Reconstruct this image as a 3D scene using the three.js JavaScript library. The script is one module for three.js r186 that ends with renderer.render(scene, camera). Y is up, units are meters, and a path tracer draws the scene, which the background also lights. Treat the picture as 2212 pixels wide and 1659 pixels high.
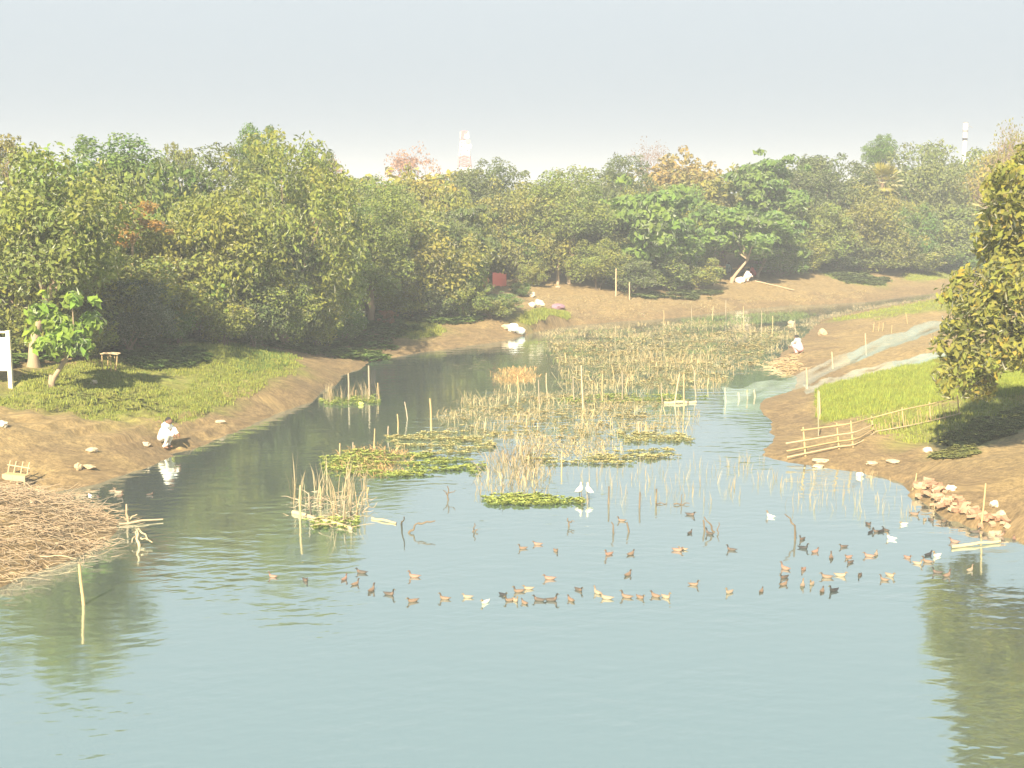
import * as THREE from 'three';
import { mergeGeometries } from 'three/addons/utils/BufferGeometryUtils.js';
import { MarchingCubes } from 'three/addons/objects/MarchingCubes.js';
import { ImprovedNoise } from 'three/addons/math/ImprovedNoise.js';

// ------------------------------------------------------------------ camera, sky, sun, exposure
const scene = new THREE.Scene();
const EYE = 10, FOV = 32, PITCH = 8.33 * Math.PI / 180;          // a road bridge ten metres above the river
const camera = new THREE.PerspectiveCamera(FOV, 4 / 3, 0.5, 6000);
camera.position.set(0, EYE, 0);
camera.rotation.x = -PITCH;
const EXPOSURE = 3.15;
const renderer = new THREE.WebGLRenderer();
renderer.toneMapping = THREE.LinearToneMapping;
renderer.toneMappingExposure = EXPOSURE;
renderer.shadowMap.enabled = true;

const sunDir = new THREE.Vector3(-Math.sin(18 * Math.PI / 180), Math.tan(37 * Math.PI / 180), Math.cos(18 * Math.PI / 180)).normalize();
const sun = new THREE.DirectionalLight(new THREE.Color().setRGB(1, 0.84, 0.6), 4.9);
sun.position.copy(sunDir).multiplyScalar(300).add(new THREE.Vector3(0, 0, -80));
sun.target.position.set(0, 0, -80);
sun.castShadow = true;
sun.shadow.radius = 2;
sun.shadow.mapSize.set(4096, 4096);
Object.assign(sun.shadow.camera, { left: -140, right: 140, top: 140, bottom: -140, near: 10, far: 700 });
scene.add(sun, sun.target);

{ // hazy late-afternoon sky: pale at the horizon, a soft blue higher up
  const W = 64, Hh = 256, data = new Float32Array(W * Hh * 4);
  const stops = [[-90, .17, .18, .17], [-1, .135, .163, .188], [0, .136, .165, .19], [3, .17, .199, .222], [8, .212, .239, .258], [22, .19, .228, .246], [45, .185, .221, .245], [90, .176, .212, .242]];
  for (let j = 0; j < Hh; j++) {
    const el = (j + .5) / Hh * 180 - 90;
    let k = 0; while (k < stops.length - 2 && el > stops[k + 1][0]) k++;
    const a = stops[k], b = stops[k + 1], t = Math.min(1, Math.max(0, (el - a[0]) / (b[0] - a[0])));
    for (let i = 0; i < W; i++) {
      const o = (j * W + i) * 4;
      for (let c = 0; c < 3; c++) data[o + c] = a[c + 1] + (b[c + 1] - a[c + 1]) * t;
      data[o + 3] = 1;
    }
  }
  const sky = new THREE.DataTexture(data, W, Hh, THREE.RGBAFormat, THREE.FloatType);
  sky.mapping = THREE.EquirectangularReflectionMapping;
  sky.magFilter = sky.minFilter = THREE.LinearFilter;
  sky.wrapS = THREE.RepeatWrapping;
  sky.needsUpdate = true;
  scene.background = sky; scene.environment = sky;
}
scene.fog = new THREE.FogExp2(new THREE.Color().setRGB(.82, .89, 1), 0.0017);

// ------------------------------------------------------------------ helpers
function rngOf(seed) { let a = seed >>> 0; return () => { a = (a + 0x6D2B79F5) | 0; let t = Math.imul(a ^ (a >>> 15), 1 | a); t = (t + Math.imul(t ^ (t >>> 7), 61 | t)) ^ t; return ((t ^ (t >>> 14)) >>> 0) / 4294967296; }; }
const R = rngOf(20240611);
const rr = (a, b, g = R) => a + (b - a) * g();
const V = (x, y, z) => new THREE.Vector3(x, y, z);
const perlin = new ImprovedNoise();
const noise = (x, y, z = 0) => perlin.noise(x + 131.7, y + 57.3, z + 11.1);
const clamp = (x, a = 0, b = 1) => Math.min(b, Math.max(a, x));
const smooth = (a, b, x) => { const t = clamp((x - a) / (b - a)); return t * t * (3 - 2 * t); };
const mix = (a, b, t) => a + (b - a) * t;
const col = (r, g, b) => new THREE.Color().setRGB(r, g, b);
const used = new Map();
function numbered(name) { const n = used.get(name) || 0; used.set(name, n + 1); return n ? `${name}_${String(n).padStart(3, '0')}` : name; }
function tag(o, label, category, group, kind) {
  if (label) o.userData.label = label;
  if (category) o.userData.category = category;
  if (group) o.userData.group = group;
  if (kind) o.userData.kind = kind;
  return o;
}
function shadow(m) { m.castShadow = true; m.receiveShadow = true; return m; }
function group(name, pos, label, category, grp) {
  const o = new THREE.Group(); o.name = numbered(name); o.position.copy(pos); scene.add(o);
  return tag(o, label, category, grp);
}
function part(name, geo, mat, parent) { const m = shadow(new THREE.Mesh(geo, mat)); m.name = name; parent.add(m); return m; }
function single(name, geo, mat, pos, label, category, grp) {
  const m = shadow(new THREE.Mesh(geo, mat)); m.name = numbered(name); if (pos) m.position.copy(pos); scene.add(m);
  return tag(m, label, category, grp);
}
const ORD = 'first second third fourth fifth sixth seventh eighth ninth tenth eleventh twelfth thirteenth fourteenth fifteenth sixteenth seventeenth eighteenth nineteenth'.split(' ');
const TENS = ['', '', 'twent', 'thirt', 'fort', 'fift', 'sixt'], UN = ['', '-first', '-second', '-third', '-fourth', '-fifth', '-sixth', '-seventh', '-eighth', '-ninth'];
const ordinal = n => n < 20 ? ORD[n - 1] : n % 10 ? TENS[(n / 10) | 0] + 'y' + UN[n % 10] : TENS[n / 10] + 'ieth';

// bearings taken from the bridge: (u, v) on a 2212 x 1659 plate of the same lens
const FL = 829.5 / Math.tan(FOV * Math.PI / 360), cp = Math.cos(PITCH), sp = Math.sin(PITCH);
function bearing(u, v) { const x = (u - 1106) / FL, y = -(v - 829.5) / FL; return V(x, y * cp - sp, -y * sp - cp); }
function atDepth(u, v, D) { const d = bearing(u, v); return d.multiplyScalar(D / -d.z).add(V(0, EYE, 0)); }
function onWater(u, v, y = 0) { const d = bearing(u, v); return d.multiplyScalar((y - EYE) / d.y).add(V(0, EYE, 0)); }
const pxm = D => FL / D;                                          // plate units in one metre at distance D

// ------------------------------------------------------------------ the river's outline and the land
const shoreUV = [[-30, 1285], [60, 1245], [110, 1226], [205, 1200], [243, 1150], [236, 1112], [180, 1096], [100, 1090], [30, 1086], [110, 1066], [200, 1050], [262, 1028], [330, 1003], [400, 975], [470, 948],
  [600, 892], [676, 868], [692, 845], [740, 812], [800, 783], [870, 767], [1000, 750], [1090, 735], [1128, 725], [1180, 712], [1240, 702], [1340, 695], [1450, 688], [1560, 674], [1700, 660],
  [1800, 657], [1880, 651], [1960, 641], [2060, 628], [2200, 614], [2460, 606], [2460, 612], [2200, 622], [2060, 640], [1960, 655], [1860, 672], [1775, 692], [1745, 720], [1700, 752], [1660, 786],
  [1715, 812], [1722, 836], [1650, 862], [1636, 885], [1668, 912], [1670, 942], [1647, 985], [1700, 1000], [1850, 1019], [1960, 1044], [1985, 1084], [2030, 1113], [2130, 1147], [2225, 1178], [2420, 1240]];
const shore = [[-17, 70], [-15.5, 0], [-14.6, -26], ...shoreUV.map(([u, v]) => { const p = onWater(u, v); return [p.x, p.z]; }), [20, -28], [20, 0], [21, 70]];
function polyDist(poly, x, z) {                                   // signed: negative inside
  let d = 1e9, inside = false;
  for (let i = 0, j = poly.length - 1; i < poly.length; j = i++) {
    const [ax, az] = poly[j], [bx, bz] = poly[i], ex = bx - ax, ez = bz - az, wx = x - ax, wz = z - az;
    const t = clamp((wx * ex + wz * ez) / (ex * ex + ez * ez + 1e-12)), dx = wx - ex * t, dz = wz - ez * t;
    d = Math.min(d, dx * dx + dz * dz);
    if ((az > z) !== (bz > z) && x < (bx - ax) * (z - az) / (bz - az) + ax) inside = !inside;
  }
  return inside ? -Math.sqrt(d) : Math.sqrt(d);
}
const bumps = [];                                                 // mounds: x, z, radius, height
const ledge = { x: -17.2, z: -52.5, rx: 5.2, rz: 4.0 };
function landHeight(x, z) {
  let d = polyDist(shore, x, z);
  d += noise(x * .35, z * .35) * .35 + noise(x * 1.3, z * 1.3, 4) * .12;
  if (d < 0) return Math.max(-1.6, d * .3);
  const D = -z, far = smooth(84, 108, D), right = smooth(-2, 4, x - (.1 * D + 1.5)) * (1 - far);
  const left = 1 - Math.max(far, right) ;
  const A = left * 3.0 + far * 3.2 + right * 2.0, L = left * mix(6.5, 11, smooth(70, 80, D)) + far * 13 + right * 14;
  let h = A * (1 - Math.exp(-d / L));
  h += noise(x * .12, z * .12, 7) * .5 * smooth(2, 12, d) + noise(x * .5, z * .5, 2) * .12 * smooth(.3, 3, d) + noise(x * 2.1, z * 2.1, 3) * .045 * smooth(.1, 1.5, d);
  for (const b of bumps) { const q = ((x - b[0]) ** 2 + (z - b[1]) ** 2) / (b[2] * b[2]); if (q < 9) h += b[3] * Math.exp(-q); }
  const ql = ((x - ledge.x) / ledge.rx) ** 2 + ((z - ledge.z) / ledge.rz) ** 2;   // cut earth ledges on the near bank
  if (ql < 1.6) { const w = 1 - smooth(.8, 1.6, ql), st = .28, hh = h + noise(x * .7, z * .7, 9) * .25, f = hh / st, fr = f - Math.floor(f); h = mix(h, (Math.floor(f) + smooth(.62, 1, fr)) * st, w * .9); }
  h += smooth(160, 500, D) * 2;
  return h;
}
{ const p = atDepth(1078, 640, 97); bumps.push([p.x, p.z, 4.2, 1.7]); const q = atDepth(2330, 1090, 42); bumps.push([q.x, q.z, 4.5, .7]); const r = atDepth(430, 745, 66); bumps.push([r.x, r.z, 6, .45]); }
function onGround(u, v) {
  const d = bearing(u, v), o = V(0, EYE, 0); let t0 = 12, t1 = 12;
  for (let t = 12; t < 420; t += .4) { t1 = t; const y = o.y + d.y * t; if (y < 6 && y <= Math.max(0, landHeight(d.x * t, d.z * t))) break; t0 = t; }
  for (let k = 0; k < 14; k++) { const m = (t0 + t1) / 2; if (o.y + d.y * m <= Math.max(0, landHeight(d.x * m, d.z * m))) t1 = m; else t0 = m; }
  return V(d.x * t1, o.y + d.y * t1, d.z * t1);
}
const land = (u, D) => { const p = atDepth(u, 600, D); p.y = landHeight(p.x, p.z); return p; };
const zone = pts => pts.map(([u, v]) => { const p = onGround(u, v); return [p.x, p.z]; });
const wzone = pts => pts.map(([u, v]) => { const p = onWater(u, v); return [p.x, p.z]; });
const bounds = z => [Math.min(...z.map(p => p[0])), Math.max(...z.map(p => p[0])), Math.min(...z.map(p => p[1])), Math.max(...z.map(p => p[1]))];

const zGrass = [
  zone([[-60, 845], [60, 800], [230, 765], [300, 745], [430, 738], [520, 742], [640, 770], [650, 792], [560, 840], [420, 895], [330, 930], [240, 930], [150, 888], [-60, 882]]),
  zone([[845, 690], [930, 695], [960, 715], [900, 735], [850, 720]]), zone([[1120, 680], [1215, 672], [1230, 685], [1130, 697]]),
  zone([[1740, 578], [1800, 574], [1925, 606], [1900, 618], [1830, 614]]), zone([[1790, 695], [1900, 668], [2060, 642], [2220, 625], [2220, 640], [2050, 668], [1900, 690]]),
  zone([[1950, 592], [2060, 586], [2060, 600], [1960, 606]]), zone([[1880, 895], [2060, 872], [2215, 840], [2215, 900], [2060, 950], [1950, 955], [1900, 935]])];
const zCrop = zone([[1762, 846], [1800, 832], [2012, 783], [2240, 740], [2240, 850], [2040, 868], [1900, 890], [1775, 916]]);
const zWeed = zone([[2012, 992], [2050, 955], [2110, 908], [2240, 850], [2240, 918], [2150, 952], [2085, 990]]);
const zWood = [];
{ // one sheet of ground out to the horizon, finer where it is near
  const axis = (segs) => { const a = []; let x = segs[0][0]; for (const [from, to, step] of segs) { const n = Math.max(1, Math.round((to - from) / step)); for (let i = 0; i < n; i++) a.push(from + (to - from) * i / n); } a.push(segs[segs.length - 1][1]); return a; };
  const xs = axis([[-3000, -1000, 1000], [-1000, -300, 175], [-300, -100, 20], [-100, -40, 4], [-40, -26, .7], [-26, -7, .2], [-7, 12, .45], [12, 32, .3], [32, 60, .6], [60, 120, 4], [120, 300, 20], [300, 1000, 175], [1000, 3000, 1000]]);
  const zs = axis([[-4000, -1500, 1250], [-1500, -500, 250], [-500, -200, 30], [-200, -150, 5], [-150, -100, .8], [-100, -62, .5], [-62, -36, .22], [-36, -20, .8], [-20, 70, 6], [70, 400, 110]]);
  const nx = xs.length, nz = zs.length, pos = new Float32Array(nx * nz * 3), uv = new Float32Array(nx * nz * 2), colr = new Float32Array(nx * nz * 3), idx = [];
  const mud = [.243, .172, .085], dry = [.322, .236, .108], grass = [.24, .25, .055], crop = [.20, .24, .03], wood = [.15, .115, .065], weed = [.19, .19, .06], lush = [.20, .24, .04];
  for (let j = 0; j < nz; j++) for (let i = 0; i < nx; i++) {
    const x = xs[i], z = zs[j], k = j * nx + i, D = -z;
    const y = landHeight(x, z), ds = polyDist(shore, x, z);
    pos.set([x, y, z], k * 3); uv.set([x, z], k * 2);
    const n1 = noise(x * .28, z * .28, 20), n2 = noise(x * 1.1, z * 1.1, 21), n3 = noise(x * 3.3, z * 3.3, 22);
    const c = [0, 1, 2].map(q => mix(mud[q], dry[q], smooth(-.1, .55, smooth(.4, 5, ds + n1 * 3) * .7 + n2 * .35)));
    const lay = (to, w) => { for (let q = 0; q < 3; q++) c[q] = mix(c[q], to[q], w); };
    if (Math.abs(x) < 130 && D > 15 && D < 260) {
      const fuzz = n1 * 1.4 + n2 * .8 + n3 * .3;
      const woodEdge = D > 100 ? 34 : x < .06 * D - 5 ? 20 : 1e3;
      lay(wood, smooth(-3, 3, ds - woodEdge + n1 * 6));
      for (const g of zGrass) lay(n2 + n3 * .6 > .12 ? lush : grass, 1 - smooth(-1.4, .9, polyDist(g, x, z) + fuzz));
      lay(crop, 1 - smooth(-.3, .3, polyDist(zCrop, x, z) + n3 * .3));
      lay(weed, 1 - smooth(-.4, .5, polyDist(zWeed, x, z) + fuzz * .6));
      lay(dry, .35 * smooth(.2, .5, n2) );
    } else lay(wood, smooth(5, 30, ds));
    const g = 1 + n3 * .16 + n2 * .1;
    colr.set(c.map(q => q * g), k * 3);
  }
  for (let j = 0; j < nz - 1; j++) for (let i = 0; i < nx - 1; i++) { const a = j * nx + i, b = a + 1, c = a + nx, d = c + 1; idx.push(a, c, b, b, c, d); }
  const g = new THREE.BufferGeometry();
  g.setAttribute('position', new THREE.BufferAttribute(pos, 3)); g.setAttribute('uv', new THREE.BufferAttribute(uv, 2)); g.setAttribute('color', new THREE.BufferAttribute(colr, 3));
  g.setIndex(idx); g.computeVertexNormals();
  const N = 512, px = new Uint8Array(N * N * 4);
  for (let j = 0; j < N; j++) for (let i = 0; i < N; i++) {
    const a = i / N * Math.PI * 2, b = j / N * Math.PI * 2, f = (s, q) => noise(Math.cos(a) * s + q, Math.sin(a) * s + Math.cos(b) * s, Math.sin(b) * s);
    const v = clamp(.84 + .16 * f(5, 0) + .16 * f(14, 3) + .14 * f(36, 7)) * 255, o = (j * N + i) * 4; px[o] = px[o + 1] = px[o + 2] = v; px[o + 3] = 255;
  }
  const grain = new THREE.DataTexture(px, N, N); grain.colorSpace = THREE.SRGBColorSpace; grain.wrapS = grain.wrapT = THREE.RepeatWrapping; grain.magFilter = THREE.LinearFilter; grain.repeat.set(1 / 7.3, 1 / 7.3); grain.needsUpdate = true;
  const bump = grain.clone(); bump.colorSpace = THREE.NoColorSpace; bump.repeat.set(1 / 3.1, 1 / 3.1); bump.needsUpdate = true;
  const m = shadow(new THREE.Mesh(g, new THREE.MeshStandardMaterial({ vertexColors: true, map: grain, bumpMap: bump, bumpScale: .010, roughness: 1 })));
  m.name = 'ground'; tag(m, 'tan mud and grass banks of the river', null, null, 'structure'); scene.add(m);
}
{ // the river: turbid green water with small wind ripples
  const N = 1024, TILE = 26, px = new Uint8Array(N * N * 4), waves = [], g = rngOf(77);
  for (let k = 0; k < 46; k++) { const wl = Math.exp(mix(Math.log(.14), Math.log(1.5), g())), th = (g() - .5) * 1.5 + Math.PI / 2, f = TILE / wl; waves.push([Math.round(Math.cos(th) * f), Math.round(Math.sin(th) * f), g() * 6.28, Math.pow(wl, .95)]); }
  const h = new Float32Array(N * N); let mx = 0;
  const cosT = new Float32Array(N), sinT = new Float32Array(N); for (let i = 0; i < N; i++) { cosT[i] = Math.cos(i / N * 6.283185307); sinT[i] = Math.sin(i / N * 6.283185307); }
  for (let j = 0; j < N; j++) for (let i = 0; i < N; i++) {
    let s = 0; for (const w of waves) { const ph = (((w[0] * i + w[1] * j) % N) + N) % N; s += w[3] * (sinT[ph] * Math.cos(w[2]) + cosT[ph] * Math.sin(w[2])); }
    const a = i / N * 6.2832, b = j / N * 6.2832;
    s *= .35 + .9 * smooth(-.25, .45, noise(Math.cos(a) * 1.4, Math.sin(a) * 1.4 + Math.cos(b) * 1.4, Math.sin(b) * 1.4 + 30));
    h[j * N + i] = s; mx = Math.max(mx, Math.abs(s));
  }
  for (let k = 0; k < N * N; k++) { const v = (h[k] / mx * .5 + .5) * 255; px[k * 4] = px[k * 4 + 1] = px[k * 4 + 2] = v; px[k * 4 + 3] = 255; }
  const t = new THREE.DataTexture(px, N, N); t.wrapS = t.wrapT = THREE.RepeatWrapping; t.magFilter = THREE.LinearFilter; t.repeat.set(1 / TILE, 1 / TILE); t.needsUpdate = true;
  const geo = new THREE.PlaneGeometry(150, 260, 30, 52); geo.rotateX(-Math.PI / 2); geo.translate(30, 0, -70);
  const p = geo.attributes.position, uv = geo.attributes.uv; for (let i = 0; i < p.count; i++) uv.setXY(i, p.getX(i), p.getZ(i));
  const m = shadow(new THREE.Mesh(geo, new THREE.MeshPhysicalMaterial({ color: col(.51, .64, .63), metalness: .92, roughness: .07, bumpMap: t, bumpScale: .017 })));
  m.name = 'river_water'; tag(m, 'calm grey-green river water', null, null, 'structure'); scene.add(m);
}

// ------------------------------------------------------------------ trees
const M = {};
const leafMat = (r, g, b) => new THREE.MeshPhysicalMaterial({ color: col(r, g, b), vertexColors: true, roughness: 1, transmission: .5, thickness: 0, side: THREE.DoubleSide });
M.olive = leafMat(0.242, 0.276, 0.030); M.olive2 = leafMat(0.202, 0.258, 0.032); M.green = leafMat(0.136, 0.237, 0.028); M.green2 = leafMat(0.162, 0.269, 0.027);
M.dark = leafMat(0.122, 0.165, 0.030); M.drab = leafMat(0.255, 0.261, 0.036); M.yellow = leafMat(0.336, 0.304, 0.027); M.orange = leafMat(0.349, 0.207, 0.018);
M.fresh = leafMat(0.219, 0.345, 0.018); M.grey = leafMat(0.187, 0.228, 0.045); M.straw = leafMat(0.336, 0.262, 0.054); M.near = leafMat(0.236, 0.241, 0.019); M.russet = leafMat(0.259, 0.131, 0.030); M.pine = leafMat(.075, .105, .045); M.pink = leafMat(0.486, 0.271, 0.165);
M.pale = leafMat(0.246, 0.249, 0.045);
const barkMat = (r, g, b) => new THREE.MeshStandardMaterial({ color: col(r, g, b), roughness: .95 });
M.bark = barkMat(.22, .165, .11); M.barkPale = barkMat(.36, .28, .19); M.barkDark = barkMat(.10, .08, .055); M.twig = barkMat(.30, .21, .18);

function limb(pts, r0, r1, sides = 6) {                            // tapered tube through points
  const curve = new THREE.CatmullRomCurve3(pts), n = Math.max(2, pts.length * 2 - 1);
  const fr = curve.computeFrenetFrames(n), pos = [], nor = [], idx = [], P = V(0, 0, 0), Nn = V(0, 0, 0);
  for (let i = 0; i <= n; i++) {
    curve.getPointAt(i / n, P); const r = mix(r0, r1, i / n);
    for (let k = 0; k <= sides; k++) { const a = k / sides * 6.28318; Nn.copy(fr.normals[i]).multiplyScalar(Math.cos(a)).addScaledVector(fr.binormals[i], Math.sin(a)); nor.push(Nn.x, Nn.y, Nn.z); pos.push(P.x + Nn.x * r, P.y + Nn.y * r, P.z + Nn.z * r); }
  }
  for (let i = 0; i < n; i++) for (let k = 0; k < sides; k++) { const a = i * (sides + 1) + k, b = a + sides + 1; idx.push(a, a + 1, b, a + 1, b + 1, b); }
  for (const [end, s] of [[0, -1], [n, 1]]) { curve.getPointAt(end / n, P); const c = pos.length / 3, T = fr.tangents[end]; pos.push(P.x, P.y, P.z); nor.push(T.x * s, T.y * s, T.z * s); for (let k = 0; k < sides; k++) { const a = end * (sides + 1) + k; s > 0 ? idx.push(a, a + 1, c) : idx.push(a + 1, a, c); } }
  const g = new THREE.BufferGeometry(); g.setAttribute('position', new THREE.Float32BufferAttribute(pos, 3)); g.setAttribute('normal', new THREE.Float32BufferAttribute(nor, 3)); g.setIndex(idx);
  return g;
}
class Leaves {                                                     // collects folded leaf faces
  constructor() { this.p = []; this.n = []; this.c = []; this.i = []; }
  add(pos, nrm, axis, len, wid, c) {
    const t = axis.clone().addScaledVector(nrm, -axis.dot(nrm)).normalize(), b = nrm.clone().cross(t), o = this.p.length / 3, f = wid * .28;
    const q = (a, s, h) => { this.p.push(pos.x + t.x * a + b.x * s + nrm.x * h, pos.y + t.y * a + b.y * s + nrm.y * h, pos.z + t.z * a + b.z * s + nrm.z * h); };
    q(-len / 2, 0, 0); q(len * .05, wid / 2, f); q(len / 2, 0, -f * .5); q(len * .05, -wid / 2, f);
    for (const s of [0, .55, 0, -.55]) { const m = nrm.clone().addScaledVector(b, -s).normalize(); this.n.push(m.x, m.y, m.z); this.c.push(c[0], c[1], c[2]); }
    this.i.push(o, o + 2, o + 1, o, o + 3, o + 2);
  }
  geo() { const g = new THREE.BufferGeometry(); g.setAttribute('position', new THREE.Float32BufferAttribute(this.p, 3)); g.setAttribute('normal', new THREE.Float32BufferAttribute(this.n, 3)); g.setAttribute('color', new THREE.Float32BufferAttribute(this.c, 3)); g.setIndex(this.i); return g; }
}
const sph = g => { const z = g() * 2 - 1, a = g() * 6.28318, r = Math.sqrt(1 - z * z); return V(r * Math.cos(a), z, r * Math.sin(a)); };
function makeCrown(seed, { blobs = 26, leaves = 6000, leaf = .075, rad = [.2, .4], aspect = .5, droop = .2, flat = 0, fill = .75 }) {   // in a unit ball
  const g = rngOf(seed), list = [], L = new Leaves();
  for (let k = 0; k < blobs; k++) {
    const d = sph(g); const rad0 = rr(rad[0], rad[1], g), s = Math.pow(g(), .42) * (1.02 - rad0) * 1.02; d.multiplyScalar(s); if (d.y < -.35) d.y *= .75;
    d.y += noise(d.x * 2 + seed, d.z * 2) * .12;
    list.push({ c: d, r: rad0, warm: (g() - .5) * .34, lum: mix(.9, 1.12, g()) });
  }
  for (let k = 0; k < blobs * .6; k++) { const d = sph(g); if (d.y < -.3) d.y *= -1; list.push({ c: d.multiplyScalar(rr(.8, 1.0, g)), r: rr(.07, .14, g), warm: (g() - .5) * .3, lum: mix(.9, 1.12, g()) }); }   // sprays standing out of the crown
  const tot = list.reduce((s, b) => s + b.r * b.r, 0);
  for (const b of list) {
    const n = Math.round(leaves * b.r * b.r / tot);
    for (let k = 0; k < n; k++) {
      const d = sph(g); if (d.y < -.2 && g() < .45) d.y *= -1;
      const q = g() < fill ? mix(.78, 1.08, g()) : mix(.3, .8, g());
      const p = b.c.clone().add(V(d.x * b.r * q * 1.1, d.y * b.r * q * (1 - flat), d.z * b.r * q * 1.1));
      p.addScaledVector(sph(g), .03);
      const nrm = d.clone().multiplyScalar(.8).addScaledVector(sph(g), .85).add(V(0, .35, 0)).normalize();
      const ax = sph(g).add(V(0, -droop, 0)).addScaledVector(d, .5);
      const s = leaf * mix(.55, 1.35, g()), lum = b.lum * mix(.8, 1.22, g()), w = b.warm + (g() - .5) * .26;
      L.add(p, nrm, ax, s * 1.5, s * 1.5 * aspect, [lum * (1 + w), lum * (1 + w * .25), lum * (1 - w * .4)]);
    }
  }
  return { geo: L.geo(), list };
}
const crowns = {
  broad: [1, 2, 3].map(s => makeCrown(s, { blobs: 46, leaves: 11500, leaf: .049, rad: [.17, .33] })),
  fine: [11, 12, 13].map(s => makeCrown(s, { blobs: 52, leaves: 11500, leaf: .044, rad: [.15, .3], aspect: .45 })),
  layered: [21, 22].map(s => makeCrown(s, { blobs: 26, leaves: 5000, leaf: .085, rad: [.18, .34], flat: .5, aspect: .55, droop: .5 })),
  open: [31, 32].map(s => makeCrown(s, { blobs: 22, leaves: 2600, leaf: .075, rad: [.13, .26], aspect: .45 })),
  mid: [61, 62, 63].map(s => makeCrown(s, { blobs: 38, leaves: 5800, leaf: .064, rad: [.17, .32] })),
  far: [41, 42, 43, 44].map(s => makeCrown(s, { blobs: 34, leaves: 3900, leaf: .078, rad: [.18, .34] })),
  sapling: [51, 52].map(s => makeCrown(s, { blobs: 18, leaves: 1000, leaf: .17, rad: [.22, .36], aspect: .5, flat: .35, droop: .6 })),
};
// the foot of the wood, as seen along the banks
const footLine = [[-100, 790], [0, 788], [200, 770], [400, 742], [480, 742], [560, 748], [620, 750], [700, 752], [745, 738], [785, 712], [830, 694], [860, 684], [950, 686], [1000, 684], [1030, 655], [1050, 610], [1110, 608], [1160, 618], [1300, 622], [1440, 626], [1540, 606], [1640, 596], [1750, 586], [1900, 588], [2050, 590], [2300, 590]].map(([u, v]) => [u, -onGround(u, v).z]);
const woodEdgeAt = u => { let k = 0; while (k < footLine.length - 2 && u > footLine[k + 1][0]) k++; const a = footLine[k], b = footLine[k + 1]; return mix(a[1], b[1], clamp((u - a[0]) / (b[0] - a[0]))); };
let pickN = 0;
// u, top v, crown-bottom v, crown width are bearings; D the distance in metres; everything becomes a tree of real size standing on the land
function tree(o) {
  const base = o.base ? onGround(...o.base) : land(o.trunkU ?? o.u, Math.max(o.D, woodEdgeAt(o.u) + (o.back ?? 1))); const D = -base.z;
  const top = atDepth(o.u, o.top, D), bot = atDepth(o.u, o.bot, D), k = pxm(D);
  const rx = o.w / k / 2 * 1.28, ry = Math.max(.3, (top.y - bot.y) / 2 * 1.12), rz = o.rz ?? mix(rx, Math.max(rx, ry * .8), .5);
  const t = group(o.name || 'broadleaf_tree', base, o.label, o.category || 'tree', o.group);
  const c = V(top.x - base.x, (top.y + bot.y) / 2 - base.y, 0), vs = crowns[o.kind || 'broad'], cr = vs[pickN++ % vs.length], turn = rr(0, 6.28);
  const low = o.bush ? 0 : Math.max(.3, c.y - ry * .9);
  // trunk and limbs
  const gs = [], r0 = o.r ?? clamp(.02 * (c.y + ry), .05, .28), lean = o.lean || 0;
  const s = Math.sin(turn), co = Math.cos(turn);
  const world = b => V(c.x + (b.x * co + b.z * s) * rx * .85, c.y + b.y * ry * .85, (-b.x * s + b.z * co) * rz * .85);
  if (o.bush) { for (let q = 0; q < 5; q++) { const b = world(cr.list[q].c); gs.push(limb([V(rr(-.2, .2), -.15, rr(-.2, .2)), V(b.x * .4, Math.max(.2, b.y * .5), b.z * .4), b], .04, .012, 5)); } }
  else {
    const fork = V(c.x * .6 + lean, mix(low, c.y, .25), 0);
    const mid = V(c.x * .2 + rr(-.15, .15) + lean * .4, fork.y * .5, rr(-.15, .15));
    gs.push(limb([V(0, -.25, 0), V(mid.x * .3, fork.y * .22, 0), mid, fork], r0 * 1.25, r0 * .75, 8));
    gs.push(limb([V(0, -.2, 0), V(.02, .18, 0), V(.05, .5, 0)], r0 * 1.75, r0 * 1.0, 8));
    const nb = o.limbs ?? 8;
    for (let q = 0; q < nb; q++) { const b = world(cr.list[q % cr.list.length].c), m = fork.clone().lerp(b, .5).add(V(rr(-.2, .2), rr(0, .5), rr(-.2, .2))); gs.push(limb([fork, m, b], r0 * .55, .02, 5)); }
  }
  part(o.bush ? 'stems' : 'trunk', mergeGeometries(gs), o.bark || M.bark, t);
  const m = part(o.bush ? 'foliage' : 'crown', cr.geo, o.mat || M.olive, t);
  m.position.copy(c); m.scale.set(rx, ry, rz); m.rotation.y = turn; m.scale.set(mix(rx, rz, Math.abs(s)), ry, mix(rz, rx, Math.abs(s)));
  return t;
}
// left bank, front
const lb = 'trees on the near wooded bank';
tree({ u: 105, trunkU: 76, top: 335, bot: 700, w: 300, base: [72, 792], kind: 'broad', mat: M.olive2, bark: M.barkPale, r: .2, label: 'tall olive tree with pale flared trunk near the white board', group: lb });
tree({ u: -40, top: 430, bot: 735, w: 240, D: 63, kind: 'fine', mat: M.olive, label: 'olive tree cut by the picture edge above the white board', group: lb });
tree({ u: 36, top: 600, bot: 720, w: 90, D: 61, kind: 'open', mat: M.drab, bark: M.barkPale, r: .08, label: 'slim pale-stemmed tree just behind the white board', group: lb });
tree({ u: 246, top: 300, bot: 480, w: 190, D: 76, kind: 'broad', mat: M.green, label: 'tall green tree with rounded top left of the skyline gap', group: lb });
tree({ u: 230, top: 430, bot: 735, w: 220, D: 70, kind: 'broad', mat: M.green, label: 'dark green tree behind the bright sapling', group: lb });
tree({ u: 18, top: 288, bot: 420, w: 80, D: 74, kind: 'open', mat: M.pale, r: .09, label: 'thin pale feathery treetop in the upper corner', group: lb });
tree({ u: 285, top: 428, bot: 545, w: 130, D: 66, kind: 'open', mat: M.orange, bark: M.barkPale, r: .09, label: 'small tree with orange drying leaves', group: lb });
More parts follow.
